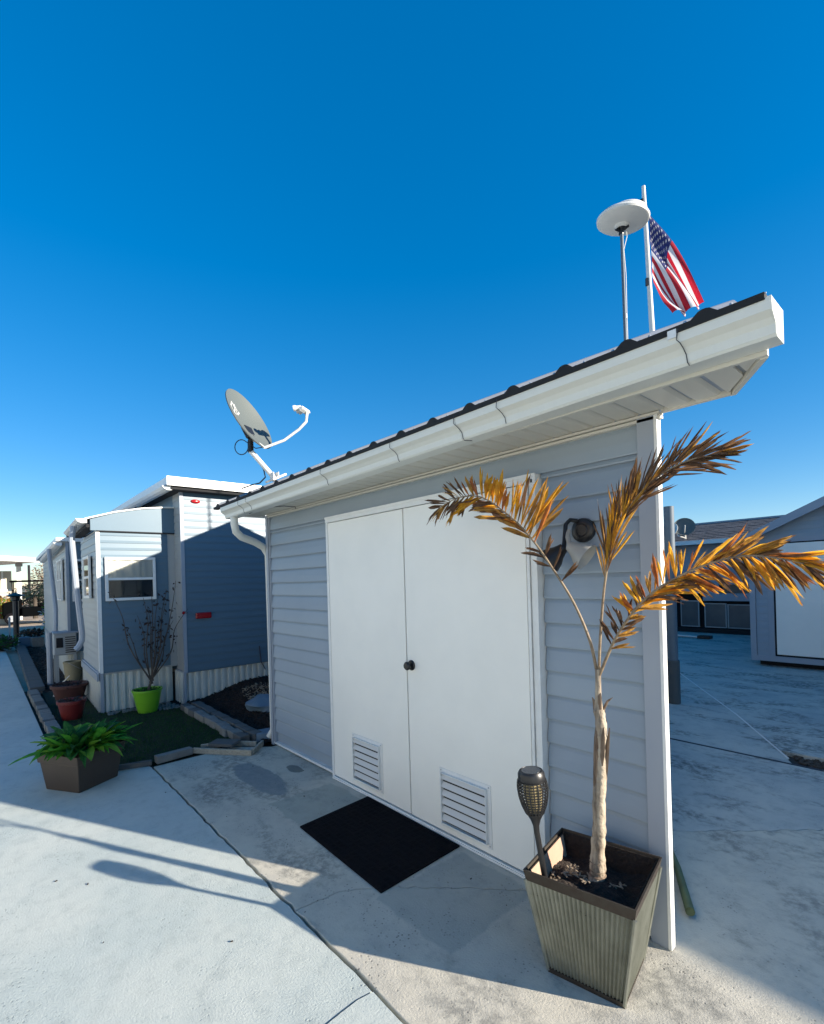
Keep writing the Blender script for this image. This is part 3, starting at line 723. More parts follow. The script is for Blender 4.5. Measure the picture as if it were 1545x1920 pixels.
# soil with lumps
sm = MB(); r = random.Random(9); NG = 22
hgt = {}
for i in range(NG+1):
    for j in range(NG+1):
        a, b = -.184+.368*i/NG, -.184+.368*j/NG
        sm.v.append(tuple(loc(a, b, .318+.010*math.sin(a*31+b*17)+r.uniform(-.006, .006)+.022*math.exp(-(a*a+b*b)/.004))))
for i in range(NG):
    for j in range(NG):
        k = i*(NG+1)+j; sm.f.append((k, k+NG+1, k+NG+2, k+1)); sm.m.append(0)
part('soil', sm, M['soil'], PL, smooth=True)
lt = MB()
for (a, b) in ((-.14,-.10),(-.12,-.13),(-.10,-.02),(-.09,.03),(-.10,.05),(-.03,-.02),(-.05,.01),(.07,.02),(.09,.03),(-.13,-.06),(-.08,-.15),(.0,-.15)):
    for _ in range(6):
        a1, b1 = a+r.uniform(-.02,.02), b+r.uniform(-.02,.02); th = r.uniform(0, 6.3); l = r.uniform(.004,.013)
        lt.obox(loc(a1, b1, .333+r.uniform(0,.008)), (l*math.cos(th), l*math.sin(th), r.uniform(-.004,.006)), (-.003*math.sin(th), .003*math.cos(th), 0), (0,0,.0012))
part('dry_litter', lt, M['litter'], PL, kind='stuff')

# ------------------------------------------------------------------ palm
PA = thing('palm', 'withered golden brown potted palm standing in the tall metal planter', 'palm', (-.184,-.276,.33))
def cr(pts, n=6):
    pts = [V(p) for p in pts]; out = []
    for i in range(len(pts)-1):
        p0, p1, p2, p3 = pts[max(i-1,0)], pts[i], pts[i+1], pts[min(i+2,len(pts)-1)]
        for k in range(n):
            t = k/n; out.append(.5*((2*p1)+(p2-p0)*t+(2*p0-5*p1+4*p2-p3)*t*t+(-p0+3*p1-3*p2+p3)*t**3))
    out.append(pts[-1]); return out
tp = cr([(-.184,-.276,.30), (-.184,-.276,.335), (-.182,-.276,.37), (-.179,-.276,.46), (-.170,-.276,.547), (-.168,-.276,.66), (-.157,-.276,.762), (-.155,-.276,.86), (-.149,-.276,.933), (-.158,-.276,1.015)], 7)
r = random.Random(4); rs = []
for i, p in enumerate(tp):
    z = p.z; base = .033 if z < .345 else (.029 if z < .42 else .0265-.006*(z-.42)/.6)
    rs.append(base*(1+.05*math.sin(z*120))*(1+r.uniform(-.07,.07)))
part('trunk', MB().tube(tp, rs, 16), M['bark'], PA, smooth=50)
for z in (.352, .372, .405): part('trunk_ring', MB().lathe([(.026,-.004), (.0335-.01*(z-.35)*5,0), (.026,.005)], (-.183,-.276,z), 18), M['husk'], PA, smooth=True)
# split sheath strips
for (a, z0, z1, w_, lean) in ((-.9,.70,.935,.011,.002), (.2,.80,.955,.010,.004), (1.2,.72,.95,.009,.004), (2.6,.84,.97,.009,.003), (-2.,.76,.95,.010,.002), (-1.3,.68,.86,.006,.001), (-.4,.50,.74,.004,0), (-1.1,.42,.6,.003,0)):
    px = lambda z: V((-.168+.02*(z-.65)/.28, -.276, z))
    d = V((math.cos(a-1.1), math.sin(a-1.1), 0))
    pts = [px(z0+(z1-z0)*t)+d*(.0205+lean*t*t*2.2) for t in (0,.25,.5,.75,1)]
    part('sheath_strip', MB().tube(pts, [w_*.5, w_, w_, w_*.8, .002], 6, sy=.45), M['husk'], PA, smooth=True)
part('crown_shaft', MB().tube([(-.158,-.276,1.0), (-.158,-.278,1.02), (-.1575,-.279,1.06), (-.156,-.278,1.14), (-.154,-.28,1.175)], [.019,.017,.0125,.0105,.012], 12), M['bark'], PA, smooth=True)
part('sheath_strip', MB().tube([(-.168,-.28,1.0), (-.170,-.284,1.04), (-.178,-.288,1.062)], [.012,.009,.002], 6, sy=.5), M['husk'], PA)
part('sheath_strip', MB().tube([(-.145,-.276,.97), (-.140,-.27,1.02), (-.128,-.262,1.05), (-.110,-.255,1.066)], [.008,.006,.005,.001], 6, sy=.5), M['husk'], PA)
part('sheath_strip', MB().tube([(-.150,-.286,1.02), (-.145,-.29,1.07), (-.140,-.292,1.085)], [.010,.008,.002], 6, sy=.5), M['husk'], PA)
def leaflet(base, d, L, w_, nrm_, curl, seed):
    rr = random.Random(seed); d0 = V(d).normalized(); mb = MB()
    for blade in range(rr.choice((1, 2, 2, 3))):
        d = (d0+V((rr.uniform(-.16,.16), rr.uniform(-.16,.16), rr.uniform(-.16,.16)))*(1 if blade else .2)).normalized()
        s = d.cross(nrm_)
        if s.length < .05: s = d.cross(V((.3,.5,.8)))
        s.normalize(); nn = s.cross(d).normalized(); n = 6; row = []
        tw = rr.uniform(-.9, .9); Lb = L*rr.uniform(.72, 1.05); cb = curl*rr.uniform(.2, 2.2)+rr.uniform(-.03,.05); wb = w_*rr.uniform(.45, .85); bend = rr.uniform(-.12,.12)
        for i in range(n+1):
            t = i/n
            wd = wb*(.25+1.6*t if t < .3 else (.73+.27*math.sin((t-.3)*6) if t < .75 else .95*max(0,1-(t-.75)/.25)**.7+.12))*.5*rr.uniform(.88,1.1)
            p = V(base)+d*Lb*t+V((0,0,-1))*cb*Lb*t*t+s*bend*Lb*t*t+nn*rr.uniform(-.0015,.0015)
            a = tw*t; s2 = s*math.cos(a)+nn*math.sin(a); n2 = nn*math.cos(a)-s*math.sin(a)
            row.append([p+s2*wd+n2*wd*.55, p-n2*wd*.15, p-s2*wd+n2*wd*.55])
        row[-1][0] += d*rr.uniform(-.014, .008); row[-1][2] += d*rr.uniform(-.014, .008)
        vs = [q for r_ in row for q in r_]; fs = []
        for i in range(n):
            for k in (0, 1): a = i*3+k; fs.append((a, a+1, a+4, a+3))
        mb.add(vs, fs)
    return mb
def frond(ptsr, radii, specs, seed, name):
    rr = random.Random(seed); pts = cr(ptsr, 8)
    n = len(pts); rad_ = [radii[0]+(radii[1]-radii[0])*(i/(n-1)) for i in range(n)]
    fo = part('frond', MB().tube(pts, rad_, 8), M['stem'], PA, smooth=True, label=name)
    Ls = [0]
    for a, b in zip(pts[:-1], pts[1:]): Ls.append(Ls[-1]+(b-a).length)
    tot = Ls[-1]
    def at(s):
        s *= tot
        for i in range(n-1):
            if Ls[i+1] >= s: 
                t = (s-Ls[i])/(Ls[i+1]-Ls[i]); return pts[i].lerp(pts[i+1], t), (pts[min(i+2,n-1)]-pts[max(i-1,0)]).normalized()
        return pts[-1], (pts[-1]-pts[-2]).normalized()
    for sp in specs:
        # each leaflet is a torn pair of narrow blades
        # sp: side (+1 up, -1 down), s0, s1, count, angle from tangent, length, width, phi spread, curl, materials
        side, s0, s1, cnt, ang, LL, ww, phi, curl, mats_ = sp
        for i in range(cnt):
            t = (i+.5)/cnt; s = s0+(s1-s0)*t+rr.uniform(-.006,.006); p, T = at(min(.999, s))
            up = (V((0,0,1))-T*T.z)
            up = up.normalized() if up.length > .1 else V((1,0,0))
            N = T.cross(up).normalized()
            an = rad((ang[0]+(ang[1]-ang[0])*t)+rr.uniform(-9, 9)); ph = rad(rr.uniform(-phi, phi))
            d = T*math.cos(an)+(up*side*math.cos(ph)+N*math.sin(ph))*math.sin(an)
            Lx = 1.22*(LL[0]+(LL[1]-LL[0])*math.sin(math.pi*min(1, .15+.85*t)) if len(LL) == 2 else LL[0]+(LL[2]-LL[0])*t)*rr.uniform(.75, 1.15)
            nn = V((rr.uniform(-.5,.5), -1+rr.uniform(-.3,.3), rr.uniform(-.5,.5))).normalized()
            m_ = rr.choices(mats_[0], mats_[1])[0]
            part('leaflet', leaflet(p, d, Lx, ww*1.18*rr.uniform(.7,1.2), nn, curl*rr.uniform(.5,1.5), rr.random()), M[m_], fo)
    return fo
gold = (['lf_gold','lf_ochre','lf_brown','lf_orange'], [5,2.2,1.2,1.2])
mixd = (['lf_gold','lf_ochre','lf_brown','lf_dark'], [1.2,2.5,3,1.5])
dark = (['lf_brown','lf_dark','lf_ochre'], [3,2,1])
oran = (['lf_orange','lf_ochre','lf_brown','lf_gold','lf_dark'], [1.8,3,2.2,3.4,1.2])
F1 = [(-.159,-.28,1.159), (-.181,-.29,1.289), (-.24,-.30,1.436), (-.322,-.32,1.58), (-.402,-.33,1.696), (-.502,-.34,1.804), (-.657,-.35,1.915), (-.80,-.36,1.935), (-.93,-.37,1.90)]
frond(F1, (.0065,.002), [
    (1, .30, .44, 3, (70,60), (.08,.11), .020, 20, .05, mixd),
    (1, .48, .64, 12, (78,66), (.16,.22), .021, 14, 0., gold),
    (1, .64, .84, 13, (70,58), (.09,.12), .022, 14, 0., gold),
    (1, .84, .99, 11, (62,25), (.10,.12), .015, 20, .05, dark),
    (-1, .36, .46, 3, (40,36), (.08,.10), .016, 20, .10, mixd),
    (-1, .50, .74, 14, (18,28), (.13,.16), .021, 18, .02, gold),
    (-1, .70, .90, 14, (30,46), (.10,.13), .018, 18, .10, mixd),
    (-1, .88, 1.0, 10, (34,12), (.08,.10), .014, 20, .12, dark)], 1, 'left frond arching over the white doors, golden leaflets')
F2 = [(-.152,-.28,1.16), (-.138,-.28,1.333), (-.115,-.28,1.52), (-.071,-.29,1.682), (.008,-.30,1.802), (.091,-.31,1.875), (.175,-.32,1.91), (.24,-.33,1.92), (.285,-.34,1.915)]
frond(F2, (.006,.002), [
    (1, .36, .60, 20, (10,24), (.15,.19), .011, 30, 0., mixd),
    (1, .58, .84, 22, (26,20), (.11,.15), .011, 30, 0., dark),
    (-1, .38, .62, 12, (8,12), (.15,.17), .010, 30, 0., mixd),
    (-1, .60, .86, 11, (14,24), (.12,.16), .010, 25, .0, dark),
    (1, .84, 1.0, 12, (20,6), (.10,.14), .012, 25, .02, dark),
    (-1, .86, 1.0, 10, (18,5), (.09,.13), .012, 30, .03, dark)], 2, 'upright frond with narrow dark brown leaflets')
F3 = [(-.148,-.28,1.154), (-.083,-.29,1.286), (-.003,-.30,1.401), (.084,-.32,1.48), (.18,-.34,1.535), (.287,-.37,1.575), (.388,-.40,1.591), (.478,-.43,1.577), (.53,-.45,1.56)]
frond(F3, (.0065,.002), [
    (1, .14, .30, 7, (62,48), (.06,.09), .015, 45, .05, mixd),
    (-1, .12, .30, 6, (36,30), (.06,.08), .014, 45, .05, mixd),
    (1, .30, .42, 8, (80,66), (.07,.10), .020, 30, .0, (['lf_brown','lf_gold','lf_orange'], [3,2,2])),
    (1, .42, .64, 9, (74,52), (.07,.11), .014, 22, .0, oran),
    (-1, .32, .56, 16, (28,22), (.10,.14), .015, 22, .10, gold),
    (-1, .54, .82, 26, (50,46), (.08,.11), .014, 22, .12, oran),
    (1, .62, .86, 16, (24,16), (.09,.12), .014, 22, .02, oran),
    (-1, .80, 1.0, 16, (46,18), (.08,.10), .014, 25, .10, oran),
    (1, .84, 1.0, 9, (20,8), (.08,.11), .014, 25, .05, oran)], 3, 'right frond reaching out past the shed corner, rusty orange leaflets')

# ------------------------------------------------------------------ torch light
TO = thing('solar_torch', 'black perforated solar torch light stuck in the metal planter', 'torch', (-.30,-.478,.386))
b0, b1 = V((-.286,-.472,.32)), V((-.294,-.520,.574)); axd = (b1-b0).normalized()
tdir = V((-.05,-.045,.99)).normalized()
part('stake', MB().tube([b0, b0.lerp(b1,.5), b1], [.0115,.0115,.0105], 12), M['black'], TO, smooth=True)
headp = [(.0105,-.01), (.012,.02), (.020,.045), (.034,.070), (.048,.105), (.0555,.140), (.0575,.170), (.053,.200), (.046,.222)]
# lattice cage: rings and ribs
def rad_at(z):
    for (r0, z0), (r1, z1) in zip(headp[:-1], headp[1:]):
        if z0 <= z <= z1: return r0+(r1-r0)*(z-z0)/(z1-z0)
    return headp[-1][0]
q = V((0,0,1)).rotation_difference(tdir)
cone = MB().lathe([(.0105,-.01), (.012,.02), (.020,.045), (.034,.070), (.031,.070), (.017,.045), (.009,.02)], b1, 20, tdir)
part('cone', cone, M['black'], TO, smooth=True)
cg = MB(); NR = 22
zs = [.070+i*.0105 for i in range(13)]
for i, z in enumerate(zs):
    ra = rad_at(z); cg.lathe([(ra-.0015,-.0018), (ra+.0008,-.0018), (ra+.0008,.0018), (ra-.0015,.0018), (ra-.0015,-.0018)], b1+tdir*z, 28, tdir)
for j in range(NR):
    th = 2*math.pi*j/NR
    pts = [b1+q @ V((rad_at(z)*math.cos(th+.0*z), rad_at(z)*math.sin(th+.0*z), z)) for z in zs]
    cg.tube(pts, .0024, 5)
part('lattice_cage', cg, M['black'], TO)
part('diffuser', MB().lathe([(.0,.072), (.020,.074), (.030,.10), (.034,.14), (.034,.19), (.0,.195)], b1, 18, tdir), mat('amber_diffuser', (.34,.27,.14), .5), TO, smooth=True)
part('solar_cap', MB().lathe([(.050,.192), (.0515,.198), (.0505,.222), (.044,.232), (.040,.233), (.039,.230), (.0,.230)], b1, 32, tdir), M['black'], TO, smooth=True)
part('solar_panel', MB().lathe([(.038,.2305), (.037,.2325), (.0,.2325)], b1, 24, tdir), mat('solar_cell', (.03,.034,.045), .25, noise=(80,.6,(.05,.055,.06))), TO)

# ------------------------------------------------------------------ mobile homes
def lap(mb, o, r, n, w_, z0, z1, p=.10, d=.010, mi=0):
    k = int(math.ceil((z1-z0)/p))
    for i in range(k):
        a = z0+i*p; h = min(p, z1-a)
        mb.sweep([(0,0), (d,0), (d,h*.35), (d*.35,h), (0,h)], (o[0], o[1], a), r, n, w_, mi)
    return mb
def corr(mb, o, r, n, w_, z0, z1, p=.095, d=.030, mi=0):
    o, r, n = V(o), V(r), V(n); pts = []; x_ = 0
    while x_ < w_:
        for f, dd in ((0,0), (.44,0), (.52,1), (.92,1)):
            if x_+f*p <= w_: pts.append((x_+f*p, dd*d))
        x_ += p
    pts.append((w_, 0)); k = len(pts)
    vs = [o+r*a+n*b+V((0,0,z0-o.z)) for a, b in pts]+[o+r*a+n*b+V((0,0,z1-o.z)) for a, b in pts]
    mb.add(vs, [(i, i+1, k+i+1, k+i) for i in range(k-1)], mi); return mb
HM = thing('mobile_home', 'blue grey mobile home with stepped end wall, curtained window and white roof', 'mobile home', (-7.2, 1., 0))
XA, XB = -6.02, -6.315
# cores
part('wall', MB().box(-19, XA-.012, -.088, 6, .40, 2.80), M['home_dk'], HM)
part('wall', MB().prism([(XB-.012,-.988), (XB-.012,.5), (-7.93,.5), (-7.93,-.935)], .47, 2.28), M['home'], HM)
part('siding', lap(MB(), (XA-.012,-.10), (0,1,0), (1,0,0), 3.6, .41, 2.78, .095), M['home_dk'], HM)
part('siding', lap(MB(), (XA-.002,-.088), (-1,0,0), (0,-1,0), .33, .41, 2.78, .095), M['home'], HM)
fw = MB()  # small block end wall with window opening
wy0, wy1, wz0, wz1 = -.921, -.345, 1.385, 1.935
lap(fw, (XB-.012,-.985), (0,1,0), (1,0,0), .80, .49, wz0, .0895); lap(fw, (XB-.012,-.985), (0,1,0), (1,0,0), .80, wz1, 2.25, .09)
lap(fw, (XB-.012,-.985), (0,1,0), (1,0,0), wy0+.985, wz0, wz1, .0915); lap(fw, (XB-.012,wy1), (0,1,0), (1,0,0), -.185-wy1, wz0, wz1, .0915)
part('siding', fw, M['home_dk'], HM)
sw = MB(); wd = V((-1.615,.05,0)).normalized()
lap(sw, (XB-.012,-.99), wd, (0,-1,0), 1.62, .50, 2.26, .095)
part('siding', sw, M['home'], HM)
part('corner_trim', MB().box(XB-.03, XB+.004, -1.006, -.965, .49, 2.26), M['white2'], HM)
part('corner_trim', MB().box(XA-.03, XA+.006, -.104, -.060, .40, 2.78), M['trimgrey'], HM)
part('belt_flashing', MB().prism([(XB+.012,-1.02), (XB+.012,-1.0), (-7.94,-.94), (-7.94,-.97)], .485, .505).prism([(XB+.006,-1.035), (XB+.006,-1.01), (-7.94,-.95), (-7.94,-.985)], .40, .485), M['trimgrey'], HM)
part('belt_flashing', MB().box(XB-.03, XA+.012, -.115, -.088, .395, .425), M['trimgrey'], HM)
# gable flashing above the band line
gp2 = MB(); yy = [-1.06,-.8,-.5,-.26,-.09]; zt = [2.40,2.49,2.555,2.585,2.60]
pf = [(y, 2.265) for y in yy]+[(y, z) for y, z in reversed(list(zip(yy, zt)))]
gp2.add([(XB+.012, y, z) for y, z in pf]+[(XB-.03, y, z) for y, z in pf], [tuple(range(10)), tuple(range(19, 9, -1))]+[(i, (i+1) % 10, 10+(i+1) % 10, 10+i) for i in range(10)])
part('gable_panel', gp2, M['home_dk'], HM)
part('band_trim', MB().box(XB-.012, XB+.020, -1.0, -.095, 2.252, 2.266), M['dark'], HM)
rf = MB(); ys = [-1.12,-.8,-.5,-.26,-.09]; zs_ = [2.392,2.495,2.56,2.59,2.605]
n = len(ys); rf.add([(x_, y, z+t) for x_ in (XB+.03, -7.95) for t in (0, .018) for y, z in zip(ys, zs_)],
   [(i, i+1, 2*n+i+1, 2*n+i) for i in range(n-1)]+[(n+i, 3*n+i, 3*n+i+1, n+i+1) for i in range(n-1)]+[(i, n+i, n+i+1, i+1) for i in range(n-1)]+[(0, 2*n, 3*n, n)])
part('roof', rf, M['white2'], HM)
gprof = [(0,0), (.0,-.04), (.05,-.045), (.09,-.03), (.115,-.0), (.115,.008), (.0,.012)]
part('gutter', MB().sweep([(a, b) for a, b in gprof], (XB+.02,-1.095,2.392), (-.999,.03,-.015), (0,-1,0), 1.62), M['white2'], HM)
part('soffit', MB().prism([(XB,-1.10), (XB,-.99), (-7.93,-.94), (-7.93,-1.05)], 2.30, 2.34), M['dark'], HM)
DSP = [(-6.62,-1.19,2.34), (-6.62,-1.215,2.17), (-6.60,-1.185,1.6), (-6.58,-1.14,.99), (-6.57,-1.145,.90), (-6.57,-1.18,.83), (-6.57,-1.215,.79)]
part('downspout', MB().tube(DSP, .034, 8), M['trimgrey'], HM, smooth=True)
# tall roof
tr = MB().prism([(XA+.16,-.29), (XA+.16,7), (-19,7), (-19,-.29)], 2.845, lambda x, y: 2.935)
part('roof', tr, M['white2'], HM)
part('roof_fascia', MB().box(XA+.16, XA+.185, -.30, 7, 2.825, 2.94), M['white2'], HM)
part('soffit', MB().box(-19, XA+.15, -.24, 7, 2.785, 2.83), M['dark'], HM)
part('gutter', MB().sweep(gprof, (XA+.13,-.225,2.815), (-1,0,0), (0,-1,0), 12.5), M['white2'], HM)
part('cable', MB().tube([(-7.2,-.36,2.71), (-8.2,-.37,2.68), (-9.4,-.36,2.72)], .012, 5), M['cable'], HM)
# skirting
part('skirting', corr(MB(), (XA-.052,-.09,0), (0,1,0), (1,0,0), 3.6, .0, .42, .088), M['skirt'], HM)
part('skirting', corr(MB(), (XB-.052,-.985,0), (0,1,0), (1,0,0), .83, .0, .50, .088), M['skirt'], HM)
part('skirting', corr(MB(), (XB-.03,-.985,0), (-1,.03,0), (0,-1,0), 1.6, .0, .49, .088), M['skirt'], HM)
part('skirting', corr(MB(), (XA-.012,-.10,0), (-1,0,0), (0,-1,0), .32, .0, .41, .088), M['skirt'], HM)
part('skirt_corner', MB().box(XB-.05, XB-.004, -1.0, -.965, 0, .49), M['trimgrey'], HM); part('skirt_corner', MB().box(XA-.05, XA-.004, -.112, -.08, 0, .41), M['trimgrey'], HM)
# window
def window(parent, o, r, n, w_, z0, z1, split=.5, curtain=True, fw_=.035, lower_open=True):
    o, r, n = V(o), V(r), V(n); U = V((0,0,1)); mb = MB()
    def bar(a0, a1, b0_, b1_, d0, d1): mb.obox(o+r*(a0+a1)/2+U*((b0_+b1_)/2-o.z)+n*(d0+d1)/2, r*(a1-a0)/2, U*(b1_-b0_)/2, n*(d1-d0)/2)
    bar(0, w_, z0, z0+fw_, 0, .03); bar(0, w_, z1-fw_, z1, 0, .03); bar(0, fw_, z0+fw_, z1-fw_, 0, .03); bar(w_-fw_, w_, z0+fw_, z1-fw_, 0, .03)
    zm = z0+(z1-z0)*split; bar(fw_, w_-fw_, zm-.016, zm+.016, 0, .024)
    f = part('window', mb, M['white2'], parent, bevel=.004)
    def pan(b0_, b1_, d): return MB().obox(o+r*w_/2+U*((b0_+b1_)/2-o.z)+n*d, r*(w_/2-fw_), U*(b1_-b0_)/2, n*.0015)
    part('pane', pan(z0+fw_, zm-.016, .012), M['glass'], f); part('pane', pan(zm+.016, z1-fw_, .021), M['glass'], f)
    part('window_recess', MB().obox(o+r*w_/2+U*((z0+z1)/2-o.z)-n*.004, r*(w_/2-fw_*.5), U*(z1-z0)/2*.95, n*.0015), M['dark'], f)
    if curtain:
        cm = MB(); K_ = 60; vs = []
        for i in range(K_+1):
            t = i/K_; a = fw_+.005+(w_-2*fw_-.01)*t
            dd = .0095*math.sin(t*30+2*math.sin(t*9))+.0095
            vs += [o+r*a+U*(zm+.004-o.z)+n*(dd+.001), o+r*(a+.01*math.sin(t*20))+U*(z1-fw_-o.z)+n*(dd*.6+.001)]
        cm.add(vs, [(2*i, 2*i+2, 2*i+3, 2*i+1) for i in range(K_)])
        part('curtain', cm, M['curtain'], f, smooth=True)
    return f
window(HM, (XB, wy0, 0), (0,1,0), (1,0,0), wy1-wy0, wz0, wz1, .5)
window(HM, (-6.74,-1.002, 0), (-1,.03,0), (0,-1,0), .60, 1.42, 1.98, .5, curtain=True)
# marker lights
ML = part('marker_light', blob((XA,.098,2.672), .022, .062, .028, 1, 10, 0), M['red'], HM, smooth=True)
part('marker_light', MB().box(XA-.002, XA+.03, .055, .26, 1.105, 1.185), M['red'], HM, bevel=.012)
part('cable', MB().tube([(XA+.004,.93,.65), (XA+.004,.95,.42), (XA+.03,1.0,.3)], .008, 5), M['cable'], HM)
# farther block of the row
H2 = thing('mobile_home', 'farther blue grey mobile home end behind the downspout, tall narrow windows', 'mobile home', (-11, .5, 0))
part('wall', MB().prism([(-9.11,-.99), (-9.11,2), (-16,2), (-16,-.75)], .5, 2.36), M['home_dk'], H2)
part('siding', lap(MB(), (-9.11,-.99), (0,1,0), (1,0,0), 1.2, .5, 2.34, .10), M['home_dk'], H2)
part('siding', lap(MB(), (-9.11,-.99), (-.9994,.034,0), (0,-1,0), 6.9, .5, 2.34, .10), M['home'], H2)
part('corner_trim', MB().box(-9.13, -9.094, -1.01, -.97, .5, 2.34), M['trimgrey'], H2)
part('roof', MB().prism([(-9.04,-1.14), (-9.04,2.1), (-16,2.1), (-16,-.92)], 2.34, lambda x, y: 2.40+.10*min(1., (y+1.14)/1.2)), M['white2'], H2)
part('gutter', MB().sweep(gprof, (-9.06,-1.06,2.31), (-.9994,.034,-.014), (0,-1,0), 4.9), M['white2'], H2)
part('downspout', MB().tube([(-9.9,-1.16,2.26), (-9.85,-1.15,2.0), (-9.55,-1.12,1.2), (-9.45,-1.14,.85), (-9.5,-1.18,.80)], .034, 8), M['trimgrey'], H2, smooth=True)
part('vent_cap', MB().lathe([(.05,-.05), (.05,.04), (.075,.045), (.0,.09)], (-9.5,-.9,2.46), 10), M['black'], H2)
window(H2, (-9.62,-1.0,0), (-1,.034,0), (0,-1,0), .38, 1.35, 2.08, .5); window(H2, (-10.15,-.985,0), (-1,.034,0), (0,-1,0), .38, 1.35, 2.08, .5)
window(H2, (-9.10,-.93,0), (0,1,0), (1,0,0), .75, 1.34, 2.05, .5, curtain=False)
part('skirting', corr(MB(), (-9.13,-.98,0), (-1,.034,0), (0,-1,0), 6.8, 0, .5, .1), M['skirt'], H2)
part('skirting', corr(MB(), (-9.13,-.98,0), (0,1,0), (1,0,0), 1.2, 0, .5, .1), M['skirt'], H2)

# ac unit between the blocks
AC = thing('air_conditioner', 'grey air conditioning box on legs beside the farther home', 'air conditioner', (-9.0,-1.05,0))
part('case', MB().box(-9.35, -9.0, -1.20, -.90, .47, .83), M['acgrey'], AC, bevel=.015)
part('case_lid', MB().box(-9.37, -8.98, -1.215, -.885, .82, .85), M['trimgrey'], AC, bevel=.008)
for i in range(8): part('grille_slat', MB().box(-9.0, -8.99, -1.06, -.92, .51+.035*i, .525+.035*i), M['black'], AC)
part('control_panel', MB().box(-9.0, -8.992, -1.18, -1.09, .6, .76), M['dark'], AC)
for a, b in ((-9.32,-1.17),(-9.03,-1.17),(-9.32,-.93),(-9.03,-.93)): part('leg', MB().box(a-.02, a+.02, b-.02, b+.02, 0, .47), M['acgrey'], AC)
ds = MB().tube([(-9.0,-1.27,.86), (-9.0,-1.27,.45), (-9.0,-1.27,.03)], .04, 8)
single('drain_pipe', 'pale grey drain pipe standing at the left side of the air conditioner', 'pipe', ds, M['trimgrey'], True)
bk = thing('bucket', 'beige plastic bucket standing below the air conditioner', 'bucket', (-8.9,-.97,0))
part('bucket_body', MB().lathe([(0,0), (.105,0), (.13,.36), (.137,.36), (.137,.39), (.122,.39), (.10,.03), (0,.03)], (-8.75,-.99,0), 20), M['bucket'], bk, smooth=True)
part('handle', MB().tube([V((-8.75,-.99,.33))+V((.14*math.cos(a),.14*math.sin(a),-.10*math.sin(a*1))) for a in [i*math.pi/10-.6 for i in range(11)]], .004, 5), M['pole'], bk)

# ------------------------------------------------------------------ planting area
# scattered grit and leaf bits on the driveway
db = MB(); r = random.Random(77)
for i in range(26):
    x_, y_ = r.uniform(-4.2, -.6), r.uniform(-1.9, -.1); a = r.uniform(0, 6.3); l = r.uniform(.002, .006)
    db.obox((x_, y_, .004), (l*math.cos(a), l*math.sin(a), r.uniform(-.001,.002)), (-l*.5*math.sin(a), l*.5*math.cos(a), 0), (0,0,.0015))
struct('debris', db, [M['chip']], 'stuff')
# turf
tpoly = [(-6.30,-.98), (-6.30,-.22), (-5.62,-.235), (-4.06,-.235), (-4.0,-.55), (-3.99,-.97), (-4.02,-1.28), (-4.2,-1.50), (-8.4,-1.42), (-8.4,-1.0)]
struct('turf', MB().prism(tpoly, -.045, .004), M['turf'])
def inpoly(x, y, P):
    c_ = False; j = len(P)-1
    for i in range(len(P)):
        if (P[i][1] > y) != (P[j][1] > y) and x < (P[j][0]-P[i][0])*(y-P[i][1])/(P[j][1]-P[i][1])+P[i][0]: c_ = not c_
        j = i
    return c_
gm = MB(); r = random.Random(2)
for i in range(26000):
    x_, y_ = r.uniform(-7.4,-3.99), r.uniform(-1.5,-.22)
    if r.random() < (-4.5-x_)*.25: continue
    if not inpoly(x_, y_, tpoly) or (x_ < -6.3 and y_ > -1.0): continue
    h = r.uniform(.015,.032); a = r.uniform(0, 6.3); w_ = .0022; l = r.uniform(-.012,.012)
    gm.add([(x_-w_*math.cos(a), y_-w_*math.sin(a), .003), (x_+w_*math.cos(a), y_+w_*math.sin(a), .003), (x_+l, y_+r.uniform(-.012,.012), h)], [(0,1,2)])
struct('grass', gm, M['blade'], 'stuff')
# mulch bed mound
mm = MB(); NX, NY = 40, 26; r = random.Random(8)
def mh(x, y):
    s = max(0, min(1, (y+.03)/.9)); return .02+.17*s*s*(3-2*s)*(1-.25*max(0, (x+4.6)/1.0))
for i in range(NX+1):
    for j in range(NY+1):
        x_, y_ = -6.05+2.36*i/NX, -.10+2.6*j/NY
        mm.v.append((x_, y_, mh(x_, y_)+r.uniform(-.008,.008)))
for i in range(NX):
    for j in range(NY):
        k = i*(NY+1)+j; mm.f.append((k, k+NY+1, k+NY+2, k+1)); mm.m.append(0)
struct('flower_bed', mm, M['mulch'], smooth=True)
cm = MB(); cl2 = MB()
for i in range(5200):
    x_, y_ = r.uniform(-6.02,-3.72), r.uniform(-.08,1.6); z = mh(x_, y_)+.008; a = r.uniform(0, 6.3); l = r.uniform(.008,.028); w_ = r.uniform(.004,.008)
    t = cm
    d = math.hypot((x_+5.2)/.5, (y_-.62)/.22)
    if d < 1 and r.random() < .55: t = cl2
    t.obox((x_, y_, z+r.uniform(0,.01)), (l*math.cos(a), l*math.sin(a), r.uniform(-.012,.012)), (-w_*math.sin(a), w_*math.cos(a), r.uniform(-.004,.004)), (0,0,.002))
struct('mulch', cm, M['chip'], 'stuff'); struct('leaf_litter', cl2, M['litter'], 'stuff')
# side mulch strip along home to the left
ms = MB()
for i in range(2600):
    x_, y_ = r.uniform(-17,-8.4), r.uniform(-1.4,-.9); a = r.uniform(0,6.3); l = r.uniform(.01,.04)
    ms.obox((x_, y_, .004), (l*math.cos(a), l*math.sin(a), r.uniform(-.01,.01)), (-.01*math.sin(a), .01*math.cos(a), 0), (0,0,.003))
struct('ground_strip', MB().prism([(-8.4,-1.45), (-8.4,-.9), (-18,-.7), (-18,-1.2)], -.045, .002), M['gravelbed']); struct('mulch', ms, M['chip'], 'stuff')
